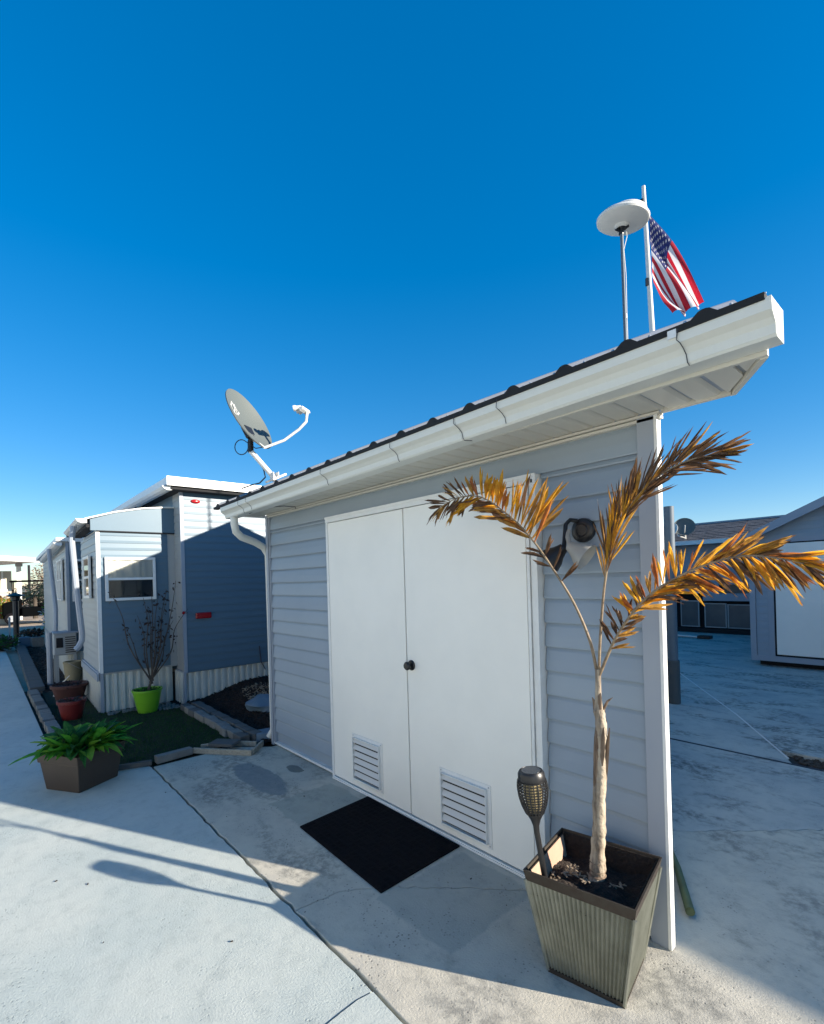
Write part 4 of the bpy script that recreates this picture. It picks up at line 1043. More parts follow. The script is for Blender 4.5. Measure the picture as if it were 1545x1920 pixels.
# pebbles by the end wall
pb = MB()
for i in range(260):
    x_, y_ = r.uniform(-6.28,-6.10), r.uniform(-.95,-.22)
    if i % 3 == 0: x_, y_ = r.uniform(-6.1,-5.85), r.uniform(-.45,-.2)
    s = r.uniform(.008,.022); pb.lathe([(0,-s*.5), (s*.8,-s*.2), (s,.1*s), (s*.6,s*.45), (0,s*.55)], (x_, y_, .012), 6)
struct('pebbles', pb, M['brick'], 'stuff')
# edging stones: a low wall of rough blocks in front of the bed
def stone(mb, c_, sx_, sy_, sz_, a, rr, jit=.008):
    ca, sa = math.cos(a), math.sin(a); vs = []
    for k in (-1,1):
        for j in (-1,1):
            for i in (-1,1):
                x_, y_ = i*sx_/2+rr.uniform(-jit,jit), j*sy_/2+rr.uniform(-jit,jit)
                vs.append((c_[0]+x_*ca-y_*sa, c_[1]+x_*sa+y_*ca, c_[2]+k*sz_/2+rr.uniform(-jit,jit)*.6))
    mb.add(vs, [(0,2,3,1),(4,5,7,6),(0,1,5,4),(1,3,7,5),(3,2,6,7),(2,0,4,6)]); return mb
EW = thing('edging_wall', 'low row of weathered stone blocks between the turf and the mulch bed', 'edging', (-4.9,-.17,0))
rr = random.Random(12)
x_ = -5.75; i = 0
while x_ < -4.0:
    L_ = rr.uniform(.15,.22); m_ = M['brick'] if rr.random() < .6 else M['brick2']
    part('stone', stone(MB(), (x_+L_/2, -.20+rr.uniform(-.012,.012), .035), L_-.008, .10, .085, rr.uniform(-.05,.05), rr), m_, EW, bevel=.008)
    part('stone', stone(MB(), (x_+L_/2+.05, -.085+rr.uniform(-.012,.012), .040), L_-.012, .10, .09, rr.uniform(-.08,.08), rr), M['brick2'], EW, bevel=.008)
    x_ += L_
# path edging bricks
BE = thing('brick_edging', 'curved line of grey edging bricks along the concrete path at far left', 'edging', (-7.2,-1.5,0))
pth = [(-4.9,-1.56), (-6.0,-1.545), (-8.5,-1.52)]
x_ = -5.0
while x_ > -8.5:
    part('brick', stone(MB(), (x_-.05, -1.53+rr.uniform(-.008,.008), .025), .092, .115, .075, rr.uniform(-.05,.05), rr, .004), M['brick'] if rr.random() < .7 else M['brick2'], BE, bevel=.006); x_ -= .103
CU = thing('kerb_edging', 'dark flat kerb blocks continuing beside the path towards the carport', 'edging', (-12,-1.4,0))
x_ = -8.6
while x_ > -16.2:
    y_ = -1.46+.18*(-8.6-x_)/7.6
    part('kerb_block', stone(MB(), (x_-.2, y_, .03), .39, .19, .085, rad(-1.3), rr, .005), M['brick2'], CU, bevel=.008); x_ -= .405
# turf edge by the planter
single('edging_log', 'dark low edging strip between turf and driveway beside the brown planter', 'edging', MB().obox((-3.965,-1.15,.022), (.045,.145,0), (.018,-.006,0), (0,0,.022)), M['brick2'], bevel=.006)
single('edging_block', 'short grey stone block standing on the turf corner left of the boards', 'stone block', stone(MB(), (-3.955,-.815,.03), .075, .31, .062, rad(6), rr, .004), M['brick'], bevel=.006)
# weathered board frame
BF = thing('board_frame', 'weathered wooden frame lying on the ground beside the shed corner', 'wooden frame', (-3.75,-.4,0))
def plank(a, b, w_, h, z0=0.): 
    a, b = V((*a, 0)), V((*b, 0)); d = (b-a)/2; n_ = V((-d.y, d.x, 0)).normalized()*w_/2
    return MB().obox((a+b)/2+V((0,0,z0+h/2)), d, n_, (0,0,h/2))
part('board', plank((-3.965,-.645), (-3.50,-.285), .022, .050), M['board'], BF, bevel=.003)
part('board', plank((-3.515,-.27), (-3.70,-.09), .022, .050), M['board'], BF, bevel=.003)
part('board', plank((-4.02,-.56), (-3.95,-.40), .03, .045), M['board'], BF, bevel=.003)
part('board', plank((-3.97,-.36), (-3.72,-.14), .022, .045), M['board'], BF, bevel=.003)
single('paving_stone', 'flat dark paving stone lying across the wooden frame', 'stone', MB().obox((-3.86,-.395,.058), (.10,.075,0), (-.045,.06,0), (0,0,.016)), M['brick2'], bevel=.006)
single('splash_block', 'blue grey sloping splash block at the foot of the shed left corner', 'splash block', MB().prism([(-4.02,-.13), (-3.78,-.10), (-3.70,.10), (-3.95,.12)], .0, lambda x, y: .07+.09*(x+4.02)), M['bluebag'], bevel=.01)
single('rock', 'large blue grey rock half buried in the dark mulch bed', 'rock', blob((-4.72,.42,.13), .26, .20, .10, 5), M['bluebag'], True)

# pots
GP = thing('green_pot', 'lime green round pot standing against the white skirting', 'pot', (-5.95,-.53,0))
gc = (-5.97,-.56,0)
part('pot_body', MB().lathe([(0,0), (.105,0), (.115,.03), (.135,.12), (.155,.22), (.165,.262), (.172,.266), (.172,.285), (.158,.285), (.15,.25), (0,.245)], gc, 32), M['greenpot'], GP, smooth=True)
part('soil', MB().lathe([(0,.262), (.08,.258), (.153,.25)], gc, 16), M['soil'], GP)
SB = thing('shrub', 'bare dark shrub with withered leaves growing from the lime green pot', 'shrub', (-5.97,-.56,.25))
rr = random.Random(21); gv = V(gc)+V((.0,0,.25))
tips = [(-.474+.0,1.50,0), (-.40,1.46,.05), (-.33,1.36,.1), (-.28,1.50,-.05), (-.58,1.42,.05), (-.64,1.20,0), (-.93,1.52,.0), (-.21,1.62,.1), (-.08,1.25,.12), (-.75,1.05,-.1), (-.50,1.30,-.1), (-.36,1.15,-.12), (-.20,1.10,-.1)]
lv = MB(); br0 = None
trunk = part('branch', MB().tube([gv+V((0,0,-.02)), gv+V((.0,.03,.07)), gv+V((.0,.06,.14))], [.018,.015,.013], 8), M['twig'], SB, smooth=True)
for ty, tz, dx in tips:
    tip = V((-6.0+dx, ty, tz)); st = gv+V((rr.uniform(-.01,.01), .05+rr.uniform(-.02,.02), rr.uniform(.08,.14)))
    mid = st.lerp(tip, .4)+V((rr.uniform(-.03,.03), (-.5-ty)*-.12*1, -.02)); m2 = st.lerp(tip, .72)+V((rr.uniform(-.03,.03), rr.uniform(-.03,.03), 0))
    pts = cr([st, mid, m2, tip], 5); n_ = len(pts)
    part('branch', MB().tube(pts, [.008*(1-i/n_)+.0018 for i in range(n_)], 5), M['twig'], SB, smooth=True)
    dens = 20 if abs(ty+.4) < .2 else 11
    for k in range(dens):
        t = rr.uniform(.35, 1.0) if dens > 8 else rr.choice((rr.uniform(.8,1), rr.uniform(.4,1)))
        p = pts[min(n_-1, int(t*n_))]+V((rr.uniform(-.03,.03), rr.uniform(-.03,.03), rr.uniform(-.03,.02)))
        a = rr.uniform(0,6.3); l = rr.uniform(.014,.034); w_ = l*.55; dr = V((math.cos(a)*.6, math.sin(a)*.6, rr.uniform(-1,.2))).normalized(); sd_ = dr.cross(V((rr.random(),rr.random(),rr.random()))).normalized()
        lv.add([p, p+dr*l+sd_*w_, p+dr*l*2, p+dr*l-sd_*w_], [(0,1,2,3)])
part('leaves', lv, M['shrub'], SB)
part('flower', blob((-5.93,-.115,1.20), .02, .022, .02, 3, 6), M['red'], SB, smooth=True)
gl = MB()
for k in range(70):
    a = rr.uniform(0,6.3); d = V((math.cos(a), math.sin(a), rr.uniform(.3,1.4))).normalized(); p = V(gc)+V((math.cos(a)*rr.uniform(.03,.13), math.sin(a)*rr.uniform(.03,.13), .25)); s = d.cross(V((0,0,1))).normalized(); L_ = rr.uniform(.05,.10)
    gl.add([p, p+d*L_*.5+s*.009, p+d*L_+V((0,0,-.02)), p+d*L_*.5-s*.009], [(0,1,2,3)])
part('leaves', gl, M['leaf2'], GP)
def pot(name, label, c_, r0, r1, h, m_, seed):
    T_ = thing(name, label, 'pot', c_, None)
    part('pot_body', MB().lathe([(0,0), (r0,0), (r1*.95,h*.84), (r1*1.05,h*.86), (r1*1.05,h), (r1*.95,h), (r1*.9,h*.9), (0,h*.88)], c_, 28), m_, T_, smooth=True)
    q = random.Random(seed); g = MB()
    for k in range(90):
        a = q.uniform(0,6.3); d = V((math.cos(a), math.sin(a), q.uniform(.1,1.3))).normalized(); p = V(c_)+V((math.cos(a)*q.uniform(0,r1*.8), math.sin(a)*q.uniform(0,r1*.8), h*.88)); s = d.cross(V((.1,.2,1))).normalized(); L_ = q.uniform(.06,.13)
        g.add([p, p+d*L_*.5+s*.008, p+d*L_+V((0,0,-.03)), p+d*L_*.5-s*.008], [(0,1,2,3)])
    part('leaves', g, M['shrub'], T_); return T_
pot('pot', 'bright red flower pot on the turf at the left, nearer of the two', (-6.30,-1.30,0), .10, .145, .23, M['redpot'], 5)
pot('pot', 'brownish red wide pot farther back by the home corner, behind the bright red pot', (-7.35,-1.20,.0), .14, .21, .26, M['terra'], 6)
single('garden_trowel', 'pale handled garden tool leaning among pots beside the kerb', 'garden tool', MB().tube([(-7.9,-1.33,.02), (-7.75,-1.22,.24)], .012, 6).obox((-7.72,-1.2,.27), (.03,.02,.03), (.003,.003,-.003), (.0,.02,.02)), M['offwhite'])
single('garden_hose', 'dark hose coil lying between the back pot and the bucket', 'hose', MB().tube([V((-8.15+.16*math.cos(t*.5), -1.12+.13*math.sin(t*.5), .02+.004*t)) for t in range(40)], .011, 6), M['cable'], True)

# brown planter with leafy plant
BP = thing('brown_planter', 'square brown plastic planter box at the turf corner, left side of driveway', 'planter', (-3.87,-1.45,0))
f0 = V((-3.957,-1.744,0)); f1 = V((-3.671,-1.566,0)); ux = (f1-f0).normalized(); uy = V((-ux.y, ux.x, 0)); W_, D_ = (f1-f0).length, .34
cc = (f0+f1)/2+uy*D_/2
def frus(z0, z1, e0, e1, cap=True):
    z0, z1 = z0*1.17, z1*1.17
    vs = []
    for z, e in ((z0, e0), (z1, e1)):
        for a, b in ((-1,-1),(1,-1),(1,1),(-1,1)): vs.append(cc+ux*a*(W_/2+e)+uy*b*(D_/2+e)+V((0,0,z)))
    m_ = MB(); m_.add(vs, [(0,1,2,3), (4,7,6,5), (0,4,5,1), (1,5,6,2), (2,6,7,3), (3,7,4,0)]); return m_
part('box_body', frus(0, .185, 0, .026), M['brownpot'], BP, bevel=.006)
part('box_collar', frus(.185, .235, .036, .042), M['brownpot'], BP, bevel=.006)
part('box_rim', frus(.235, .25, .052, .054), M['brownpot'], BP, bevel=.004)
part('soil', frus(.2505, .256, .02, .015), M['soil'], BP)
LP = thing('leafy_plant', 'bright green leafy plant with broad leaves filling the brown planter', 'plant', tuple(cc+V((0,0,.29))))
q = random.Random(31)
def broadleaf(p, d, L_, w_, droop, seed):
    z_ = random.Random(seed); d = V(d).normalized(); s = d.cross(V((0,0,1))).normalized(); n_ = 7; vs = []
    for i in range(n_+1):
        t = i/n_; wd = w_*abs(math.sin(math.pi*(t**.75)))**.8*.5 if 0 < t < 1 else .002
        c_ = V(p)+d*L_*t+V((0,0,-1))*droop*L_*t*t
        wv = .10*wd*math.sin(i*2.3)
        vs += [c_+s*wd+V((0,0,wd*.45+wv)), c_+V((0,0,-.002)), c_-s*wd+V((0,0,wd*.45-wv))]
    m_ = MB()
    for i in range(n_):
        for k in (0,1): a = i*3+k; m_.add([vs[a], vs[a+1], vs[a+4], vs[a+3]], [(0,1,2,3)])
    return m_
for k in range(150):
    a = q.uniform(0, 2*math.pi); rr_ = math.sqrt(q.random())
    p = cc+ux*math.cos(a)*rr_*(W_/2)+uy*math.sin(a)*rr_*(D_/2)+V((0,0,.29))
    out = (ux*math.cos(a)*1.0+uy*math.sin(a)*1.0)
    d = out*(.2+.75*rr_)+V((0,0,q.uniform(.45,1.2)*(1.25-rr_*.6)))+V((q.uniform(-.35,.35), q.uniform(-.35,.35), 0))
    if k % 4 == 0: d += uy*.9+V((.15,.25,.15))
    L_ = q.uniform(.17,.32); o = part('leaf', broadleaf(p, d, L_, q.choice((q.uniform(.045,.07), q.uniform(.07,.12))), q.uniform(.1,.7), k), [M[q.choices(['leaf','leaf2','leaf3'], [4,3.4,1.3])[0]]], LP, smooth=True)

# ------------------------------------------------------------------ right hand side
# round post behind the corner
PO = thing('post', 'round blue grey pipe post with dark foot just behind the shed corner', 'post', (-1.52,4.03,0))
part('pipe', MB().tube([(-1.535,4.04,0), (-1.535,4.04,2.32)], .056, 16), M['poleblue'], PO, smooth=True)
part('foot_sleeve', MB().lathe([(.07,0), (.07,.50), (.06,.51)], (-1.535,4.04,0), 16), M['brick2'], PO, smooth=True)
single('bamboo_pole', 'greenish bamboo pole end lying on the concrete behind the shed corner', 'pole', MB().tube([(-.33,.75,.035), (-.2,.55,.033), (-.035,.25,.030)], [.017,.018,.020], 12).lathe([(.0,.0), (.0155,.001)], (-.033,.246,.03), 12, (.5,-.85,0), 0), M['bamboo'], True)
# second shed
yS = 7.32
S2 = thing('shed', 'blue grey gabled shed with wide plain door at the right edge', 'shed', (-.2, yS+1, 0))
part('wall', MB().box(-1.58, 1.8, yS+.02, yS+3.0, .09, 2.02), M['siding'], S2)
part('floor_frame', MB().box(-1.5, 1.75, yS+.15, yS+2.9, .0, .09), M['dark'], S2)
gz0, slope = 1.99, .475
def g2(x): return gz0+slope*(x+1.72) if x < .1 else gz0+slope*(1.82)-slope*(x-.1)
gm2 = MB(); pf = [(-1.56,2.0), (1.76,2.0), (1.76,g2(1.76)-.03), (.1,g2(.1)-.03), (-1.56,g2(-1.56)-.03)]
gm2.add([(x_, yS+.02, z) for x_, z in pf]+[(x_, yS+3, z) for x_, z in pf], [tuple(range(5)), tuple(range(9,4,-1))]+[(i, (i+1)%5, 5+(i+1)%5, 5+i) for i in range(5)])
part('gable', gm2, M['siding'], S2)
bm2 = MB().sweep([(0,0), (.014,0), (.013,.05), (.004,.118), (0,.118)], (0,0,0), (1,0,0), (0,-1,0), .17).mesh('siding_board', [M['siding']])
for k in range(16): shared('siding_board', bm2, S2, (-1.50, yS+.018, .13+.118*k))
for k in range(6):
    z = 2.03+.118*k; xl = -1.72+(z+.118-gz0)/slope+.02
    if xl < .0: part('siding_board', MB().sweep([(0,0), (.014,0), (.013,.05), (.004,.118), (0,.118)], (max(-1.5, xl), yS+.018, z), (1,0,0), (0,-1,0), 1.75-max(-1.5, xl)), M['siding2'], S2)
part('corner_trim', MB().box(-1.585, -1.505, yS-.008, yS+.06, .085, 2.02), M['trimgrey'], S2)
part('door_trim', MB().box(-1.335, -1.26, yS-.012, yS+.02, .17, 2.0), M['trimgrey'], S2)
part('belt_trim', MB().box(-1.50, 1.75, yS-.016, yS+.02, 1.96, 2.03), M['trimgrey'], S2)
part('sill_trim', MB().box(-1.585, 1.8, yS-.010, yS+.02, .085, .17), M['trimgrey'], S2)
part('door', MB().box(-1.235, 1.4, yS-.006, yS+.015, .20, 1.94), M['white'], S2, bevel=.004)
part('door_gap', MB().box(-1.26, 1.42, yS+.005, yS+.018, .17, 1.96), M['dark'], S2)
rfm = MB()
for sgn, xa, xb in ((1,-1.80,.1), (-1,.1,2.0)):
    rfm.add([(x_, y_, g2(x_)+t) for t in (0,.05) for y_ in (yS-.16, yS+3.1) for x_ in (xa, xb)], [(0,2,3,1),(4,5,7,6),(0,1,5,4),(1,3,7,5),(3,2,6,7),(2,0,4,6)])
part('roof', rfm, M['shingle'], S2)
bgm = MB()
bgm.add([(x_, y_, g2(x_)+t) for t in (-.075,.055) for y_ in (yS-.185, yS-.162) for x_ in (-1.82, .1)], [(0,2,3,1),(4,5,7,6),(0,1,5,4),(1,3,7,5),(3,2,6,7),(2,0,4,6)])
bgm.add([(x_, y_, g2(x_)+t) for t in (-.075,.055) for y_ in (yS-.185, yS-.162) for x_ in (.101, 2.02)], [(0,2,3,1),(4,5,7,6),(0,1,5,4),(1,3,7,5),(3,2,6,7),(2,0,4,6)])
part('barge_board', bgm, M['trimgrey'], S2)
part('barge_soffit', MB().box(-1.80, -1.55, yS-.15, yS+3, 1.90, 1.93), M['trimgrey'], S2)

# house behind with dark shingle roof and screened porch
yH = 11.5
HB = thing('house', 'blue grey house with dark shingle roof and dark porch panels far behind', 'house', (-3, 12.5, 0))
part('wall', MB().box(-7.5, 4.0, yH+.3, yH+6, 0, 2.25), M['siding'], HB)
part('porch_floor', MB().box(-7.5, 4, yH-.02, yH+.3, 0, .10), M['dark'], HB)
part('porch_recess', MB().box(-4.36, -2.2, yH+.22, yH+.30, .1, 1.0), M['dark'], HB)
part('header_band', MB().box(-4.5, 4, yH+.1, yH+.3, .83, .99), M['trimgrey'], HB) if False else None
part('wall_panel', MB().box(-3.66, 4, yH+.02, yH+.3, .80, .985), M['trimgrey'], HB)
part('wall_panel', MB().box(-7.5, -3.30, yH+.02, yH+.29, .985, 2.2), M['siding'], HB)
part('wall_panel', MB().box(-3.29, -2.1, yH+.02, yH+.29, 1.2, 2.2), M['siding'], HB)
part('dark_window', MB().box(-3.29, -2.1, yH+.2, yH+.25, .985, 1.2), M['porchglass'], HB)
for a, b, z0, z1 in ((-4.22,-3.78,.13,.80), (-3.66,-3.17,.13,.74), (-3.15,-2.62,.13,.72)):
    fr = MB().box(a, b, yH+.10, yH+.14, z0, z0+.025).box(a, b, yH+.10, yH+.14, z1-.025, z1).box(a, a+.025, yH+.10, yH+.14, z0+.025, z1-.025).box(b-.025, b, yH+.10, yH+.14, z0+.025, z1-.025)
    f = part('porch_panel', fr, M['acgrey'], HB); part('pane', MB().box(a+.025, b-.025, yH+.11, yH+.125, z0+.025, z1-.025), M['porchglass'], f)
part('porch_post', MB().box(-4.42, -4.30, yH-.02, yH+.08, .0, 2.2), M['trimgrey'], HB)
def rsl(mb, x0, x1, y0, y1, z0, z1, t=.04):
    mb.add([(x_, y_, z+tt) for tt in (0,t) for y_, z in ((y0,z0),(y1,z1)) for x_ in (x0,x1)], [(0,2,3,1),(4,5,7,6),(0,1,5,4),(1,3,7,5),(3,2,6,7),(2,0,4,6)]); return mb
part('roof_deck', rsl(rsl(MB(), -7.8, 4.2, yH-.3, yH+2.1, 2.25, 2.86), -7.8, 4.2, yH+5.5, yH+2.1, 1.9, 2.86), M['shingle'], HB)
# courses of shingles, overlapping strips with cut tabs joined into one part
sh = MB(); q = random.Random(6); NC = 12
for k in range(NC):
    y0 = yH-.3+k*.2; z0 = 2.25+.61/2.4*(k*.2)+.045
    x_ = -7.8
    while x_ < 3.8:
        w_ = q.uniform(.22,.34); lift = q.uniform(.006,.016)
        sh.add([(x_+.004,y0,z0+lift), (x_+w_-.004,y0,z0+lift), (x_+w_-.004,y0+.22,z0+.056), (x_+.004,y0+.22,z0+.056), (x_+.004,y0,z0-.004), (x_+w_-.004,y0,z0-.004)], [(0,1,2,3), (4,5,1,0)]); x_ += w_
part('shingles', sh, M['shingle'], HB, kind='stuff')
part('ridge_cap', MB().box(-7.8, 4.2, yH+2.0, yH+2.2, 2.885, 2.93), M['trimgrey'], HB)
part('eave_gutter', MB().box(-4.6, 4.2, yH-.40, yH-.30, 2.20, 2.30), M['white2'], HB)
SD = thing('satellite_dish', 'small grey satellite dish on the dark shingle roof of the house behind', 'satellite dish', (-4.1,yH,2.4))
dn = V((.35,-.85,.4)).normalized()
part('reflector', MB().lathe([(0,-.05), (.12,-.035), (.21,-.01), (.25,.02), (.25,.028), (.20,.0), (.1,-.025), (0,-.04)], (-4.02,yH-.05,2.68), 26, dn), M['dish'], SD, smooth=True)
part('reflector', MB().lathe([(0,-.04), (.10,-.03), (.17,.02), (.17,.028), (.0,-.03)], (-4.28,yH-.15,2.63), 24, V((-.2,-.9,.3))), M['offwhite'], SD, smooth=True)
part('mast', MB().tube([(-4.02,yH-.02,2.62), (-4.02,yH,2.35)], .022, 8).tube([(-4.24,yH-.12,2.60), (-4.10,yH-.2,2.45), (-4.02,yH-.02,2.40)], .014, 6), M['offwhite'], SD, smooth=True)
part('feed_arm', MB().tube([(-4.02,yH-.05,2.50), (-3.92,yH-.3,2.62), (-3.9,yH-.34,2.70)], .012, 6), M['offwhite'], SD)
# broom on the ground
BR = thing('broom', 'white handled broom with dark head lying on the concrete behind the shed', 'broom', (-3.6,10.35,0))
part('handle', MB().tube([(-4.9,10.42,.04), (-3.38,10.33,.03)], .022, 8), M['offwhite'], BR)
part('brush_head', MB().box(-3.38, -3.12, 10.22, 10.44, .0, .07), M['black'], BR, bevel=.01)

# ------------------------------------------------------------------ far left: carport and yard
CP = thing('carport', 'white flat carport roof on a post at the far left edge', 'carport', (-32,-1.5,0))
part('roof', MB().prism([(-31.6,.48), (-25.5,-4.5), (-33,-8), (-38,-2.0)], 3.02, 3.10), M['white2'], CP)
part('roof_edge', MB().prism([(-31.5,.52), (-25.4,-4.52), (-25.5,-4.60), (-31.62,.42)], 2.98, 3.22), M['white2'], CP)
part('post', MB().box(-32.46, -32.26, -.60, -.40, 0, 3.0), M['white2'], CP)
part('post_bracket', MB().box(-32.52, -32.22, -.64, -.34, 2.82, 2.98), M['acgrey'], CP)
part('side_panel', MB().box(-33.1, -33.0, -6.5, -.78, 1.62, 2.60), mat('cream_panel', (.50,.46,.36), .6), CP)
part('panel_trim', MB().box(-33.02, -32.94, -6.5, -.78, 1.52, 1.62), M['white2'], CP); part('panel_trim', MB().box(-33.02, -32.94, -1.2, -1.12, 1.62, 2.60), M['white2'], CP)
RL = thing('railing', 'dark railing below the beige carport panel', 'railing', (-33,-2,0))
part('rail', MB().box(-33.0, -32.9, -6.5, -.8, 1.30, 1.38), M['acgrey'], RL); part('rail', MB().box(-33.0,-32.9,-6.5,-.8,1.06,1.16), M['acgrey'], RL)
for k in range(10): part('baluster', MB().box(-32.99, -32.92, -.85-.45*k, -.79-.45*k, .1, 1.3), M['dark'], RL)
def bush(name, label, cat, c_, R3, n_, ms_, seed, lsz=.06, group=None):
    q = random.Random(seed); T_ = thing(name, label, cat, (c_[0], c_[1], 0), group); mb = MB()
    for k in range(n_):
        u_ = V((q.gauss(0,1), q.gauss(0,1), q.gauss(0,1))).normalized()*q.random()**.4
        p = V(c_)+V((u_.x*R3[0], u_.y*R3[1], u_.z*R3[2]))
        d = V((q.uniform(-1,1), q.uniform(-1,1), q.uniform(-.3,1))).normalized(); s = d.cross(V((q.random(), q.random(), q.random()))).normalized(); l = lsz*q.uniform(.7,1.5)
        mb.add([p, p+d*l+s*l*.35, p+d*l*2, p+d*l-s*l*.35], [(0,1,2,3)], q.randrange(len(ms_)))
    part('foliage', mb, ms_, T_)
    st = MB()
    for k in range(5): st.tube([(c_[0]+q.uniform(-.05,.05), c_[1]+q.uniform(-.05,.05), 0), (c_[0]+q.uniform(-.5,.5)*R3[0], c_[1]+q.uniform(-.5,.5)*R3[1], c_[2]+R3[2]*.4)], .015, 5)
    part('stems', st, M['twig'], T_); return T_
bush('croton', 'yellow and orange leafed bush under the railing at the left edge', 'bush', (-30.2,-1.3,.70), (.5,.75,.62), 1500, [M['crot'], M['leaf3'], M['lf_orange']], 3, .06)
bush('bush', 'low dark bush in the shade beside the path end at the left edge', 'bush', (-15.9,-1.75,.17), (.6,.42,.18), 900, [M['leaf2'], M['shrub']], 4, .05)
single('raised_bed', 'cream low wall below the yellow and orange bush', 'planter', MB().box(-29.4, -29.2, -6.5, -.75, 0, .22), M['beige'])
single('lamp_post', 'short black garden lamp post with flat cap near the carport', 'lamp post', MB().tube([(-18.4,-1.27,0), (-18.4,-1.27,1.35)], .075, 8).lathe([(.05,1.22), (.12,1.26), (.12,1.36), (.24,1.40), (.05,1.47), (0,1.50)], (-18.4,-1.27,0), 8), M['black'])
single('post', 'thin dark stake beside the short black garden lamp post', 'stake', MB().box(-18.55, -18.5, -1.45, -1.40, 0, .75), M['acgrey'])
for k, (x_, y_, lb) in enumerate(((-16.5,-1.20,'left grey concrete block at the end of the path edging'), (-16.2,-.93,'right speckled concrete block beside the left one'))):
    single('concrete_block', lb, 'block', stone(MB(), (x_, y_, .13), .3, .26, .26, .1, random.Random(k), .01), [M['bluebag'], M['brick']][k], bevel=.01, group=None)
bush('flowering_plant', 'dark low plant behind the two concrete blocks', 'bush', (-17.0,-.95,.30), (.25,.35,.14), 300, [M['shrub'], M['lf_brown']], 8, .05)
bush('white_flowers', 'cluster of white blossoms beside the dark home corner', 'flowers', (-20.9,-.32,.62), (.16,.17,.48), 260, [M['flagwhite'], M['leaf3']], 9, .05)
# dark golf cart parked beyond
M['cart'] = mat('cart_black', (.002,.0025,.003), .9, spec=.03)
M['darkleaf'] = leafmat('dark_palm_leaf', (.006,.016,.008), (.012,.026,.012), .1)
GC = thing('golf_cart', 'dark golf cart parked in the yard beyond the home row', 'golf cart', (-28.9,.0,0))
part('body', MB().prism([(-24.4,-.55), (-22.2,-.55), (-22.2,.9), (-24.4,.9)], .35, lambda x, y: .75), M['cart'], GC, bevel=.06)
part('cowl', MB().prism([(-23.9,-1.2), (-22.7,-1.2), (-22.7,-.5), (-23.9,-.5)], .35, lambda x, y: .95+.3*(y+1.2)), M['cart'], GC, bevel=.05)
part('seat', MB().box(-23.9, -22.7, .15, .6, .75, .92).box(-23.9, -22.7, .55, .7, .92, 1.4), M['cart'], GC, bevel=.04)
part('canopy', MB().box(-24.0, -22.6, -.9, 1.1, 1.95, 2.02), M['cart'], GC, bevel=.02)
for a, b in ((-23.9,-.8),(-22.7,-.8),(-23.9,1.),(-22.7,1.)): part('canopy_post', MB().box(a-.02,a+.02,b-.02,b+.02,.7,1.95), M['cart'], GC)
for a, b in ((-22.55,-.9),(-22.55,.7),(-24.0,-.9),(-24.0,.7)):
    w2 = part('wheel', MB().lathe([(.14,-.09), (.24,-.09), (.27,-.05), (.27,.05), (.24,.09), (.14,.09)], (a,b,.27), 24, (1,0,0)), M['rub'], GC, smooth=True)
    part('rim', MB().lathe([(0,.10), (.04,.10), (.06,.085), (.13,.085), (.145,.095), (.145,.06), (0,.06)], (a,b,.27), 20, (1,0,0)), M['pole'], w2)
for o_ in GC.children_recursive:
    if o_.parent == GC: o_.matrix_parent_inverse = Matrix.Translation((23.3, -.1, 0)) @ Matrix.Rotation(rad(0), 4, 'Z')
# dark palm like shrubs
def palmshrub(c_, h, L_, n_, seed, label):
    T_ = thing('palm_shrub', label, 'palm', c_); q = random.Random(seed)
    part('trunk', MB().tube([c_, V(c_)+V((0,0,h))], [.12,.08], 8), M['twig'], T_)
    top = V(c_)+V((0,0,h))
    for k in range(n_):
        a = 2*math.pi*k/n_+q.uniform(-.2,.2); d = V((math.cos(a), math.sin(a), 0)); rise = q.uniform(.1,.8); pts = [top+d*L_*t+V((0,0,rise*L_*t-L_*(.9)*t*t)) for t in (0,.2,.4,.6,.8,1)]
        mb = MB().tube(pts, [.012]*5+[.003], 4)
        for i in range(1, 22):
            t = i/22*5; i0 = min(4, int(t)); p = pts[i0].lerp(pts[i0+1], t-i0)
            for s in (-1,1):
                sd_ = V((-d.y, d.x, 0))*s; e = p+(sd_*.7+d*.6+V((0,0,-.35)))*.30*(1-.4*i/22)
                mb.add([p, p.lerp(e,.5)+d*.018, e, p.lerp(e,.5)-d*.018], [(0,1,2,3)])
        part('frond', mb, M['darkleaf'], T_)
palmshrub((-33.1,.2,0), 1.25, 1.5, 17, 2, 'dark green palm shrub beside the golf cart')
palmshrub((-35.2,.95,0), 1.7, 1.8, 17, 4, 'farther dark palm shrub behind the golf cart')
bush('hedge', 'dense dark hedge behind the farther home at the left', 'hedge', (-38,1.0,.95), (1.2,1.9,1.05), 3600, [M['darkleaf'], M['shrub']], 12, .08)
bush('tree', 'pale sunlit round tree top far beyond the palm shrubs', 'tree', (-55,2.6,2.6), (1.2,1.3,1.5), 1400, [M['litter'], M['lf_brown']], 14, .10)
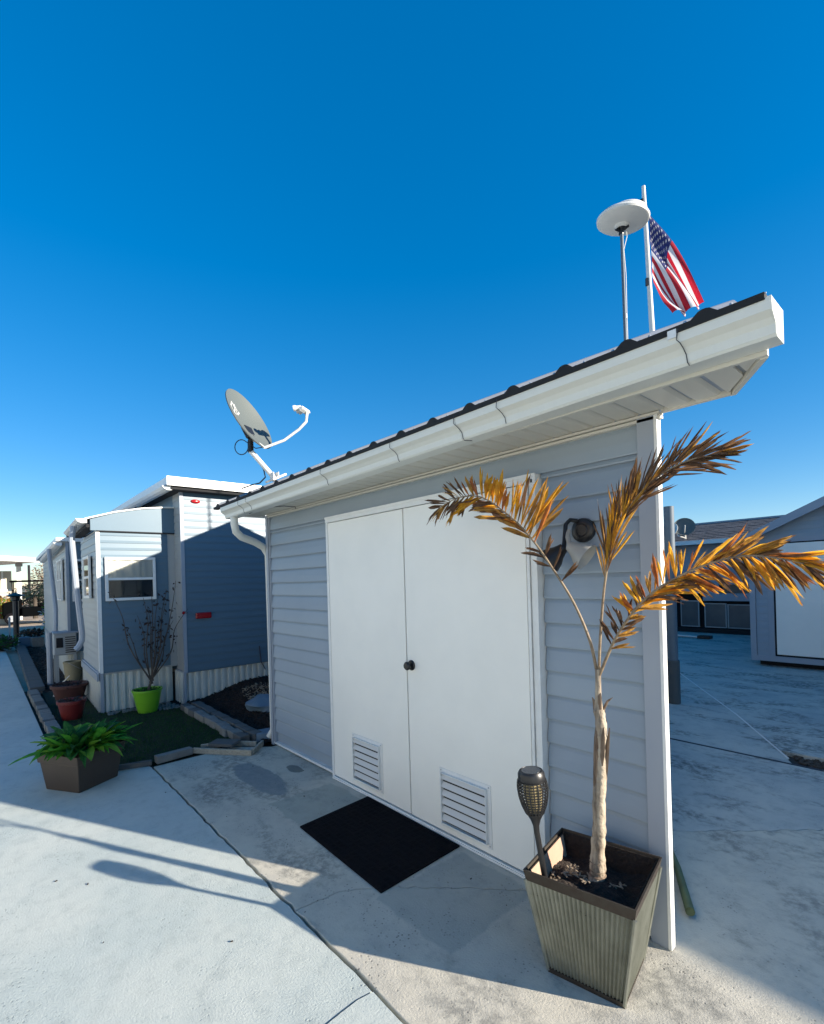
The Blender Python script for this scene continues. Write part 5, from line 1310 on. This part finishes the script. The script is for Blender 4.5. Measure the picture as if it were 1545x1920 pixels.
# distant pale houses
FH = thing('distant_house', 'pale distant house with low white roof beyond the carport', 'house', (-77,-1,0))
part('wall', MB().box(-80, -75, -6, 9, 0, 2.3), M['beige'], FH); part('roof', rsl(MB(), -80.4, -74.6, -6.5, 9.5, 2.3, 2.9, .15), M['pole'], FH)
part('window', MB().box(-75.0, -74.97, 1.5, 2.6, 1.0, 1.9), M['porchglass'], FH)
single('street_pole', 'dark thin pole standing beyond the carport', 'pole', MB().tube([(-45,.7,0), (-45,.7,3.4)], .09, 6), M['dark'])

# ------------------------------------------------------------------ neighbouring home to the right, outside the frame; its shade falls on the court
NH = thing('neighbour_home', 'long grey blue neighbouring home right of the court', 'mobile home', (8, 9, 0))
nx0, nx1, ny0, ny1 = 2.2, 15.0, 3.95, 16.0
part('wall', MB().box(nx0+.02, nx1, ny0+.02, ny1, 0, 2.5), M['siding'], NH)
part('siding', lap(lap(MB(), (nx0+.02, ny0, 0), (0,1,0), (-1,0,0), ny1-ny0, .05, 2.5, .12), (nx0, ny0+.02, 0), (1,0,0), (0,-1,0), nx1-nx0, .05, 2.5, .12), M['siding'], NH)
part('roof', rsl(rsl(MB(), nx0-.3, nx1+.3, ny0-.3, 9.5, 2.60, 3.2, .05), nx0-.3, nx1+.3, ny1+.3, 9.5, 2.60, 3.2, .05), M['shingle'], NH)
part('door', MB().box(nx0-.02, nx0+.02, 6.0, 6.9, .1, 2.1), M['white'], NH)
window(NH, (nx0-.01, 9.0, 0), (0,1,0), (-1,0,0), 1.2, 1.0, 2.0, .5)
# ------------------------------------------------------------------ white home across the driveway, behind the photographer
OH = thing('neighbour_home', 'long white home across the driveway opposite the shed', 'mobile home', (-3, -7, 0))
part('wall', MB().box(-13, 9, -10, -6.02, 0, 2.9), M['white'], OH)
part('siding', lap(MB(), (-13, -6.02, 0), (1,0,0), (0,1,0), 22, .0, 2.9, .18), M['white'], OH)
part('roof', rsl(rsl(MB(), -13.3, 9.3, -5.9, -8.0, 2.9, 3.5, .05), -13.3, 9.3, -10.2, -8.0, 2.9, 3.5, .05), M['white2'], OH)
window(OH, (-6, -6.0, 0), (1,0,0), (0,1,0), 1.3, 1.0, 2.0, .5); window(OH, (1.5, -6.0, 0), (1,0,0), (0,1,0), 1.3, 1.0, 2.0, .5)
part('door', MB().box(-2.5, -1.6, -6.0, -5.99, .1, 2.1), M['beige'], OH)
print('objects', len(bpy.data.objects), 'tris', sum(len(m.polygons)*2 for m in bpy.data.meshes))
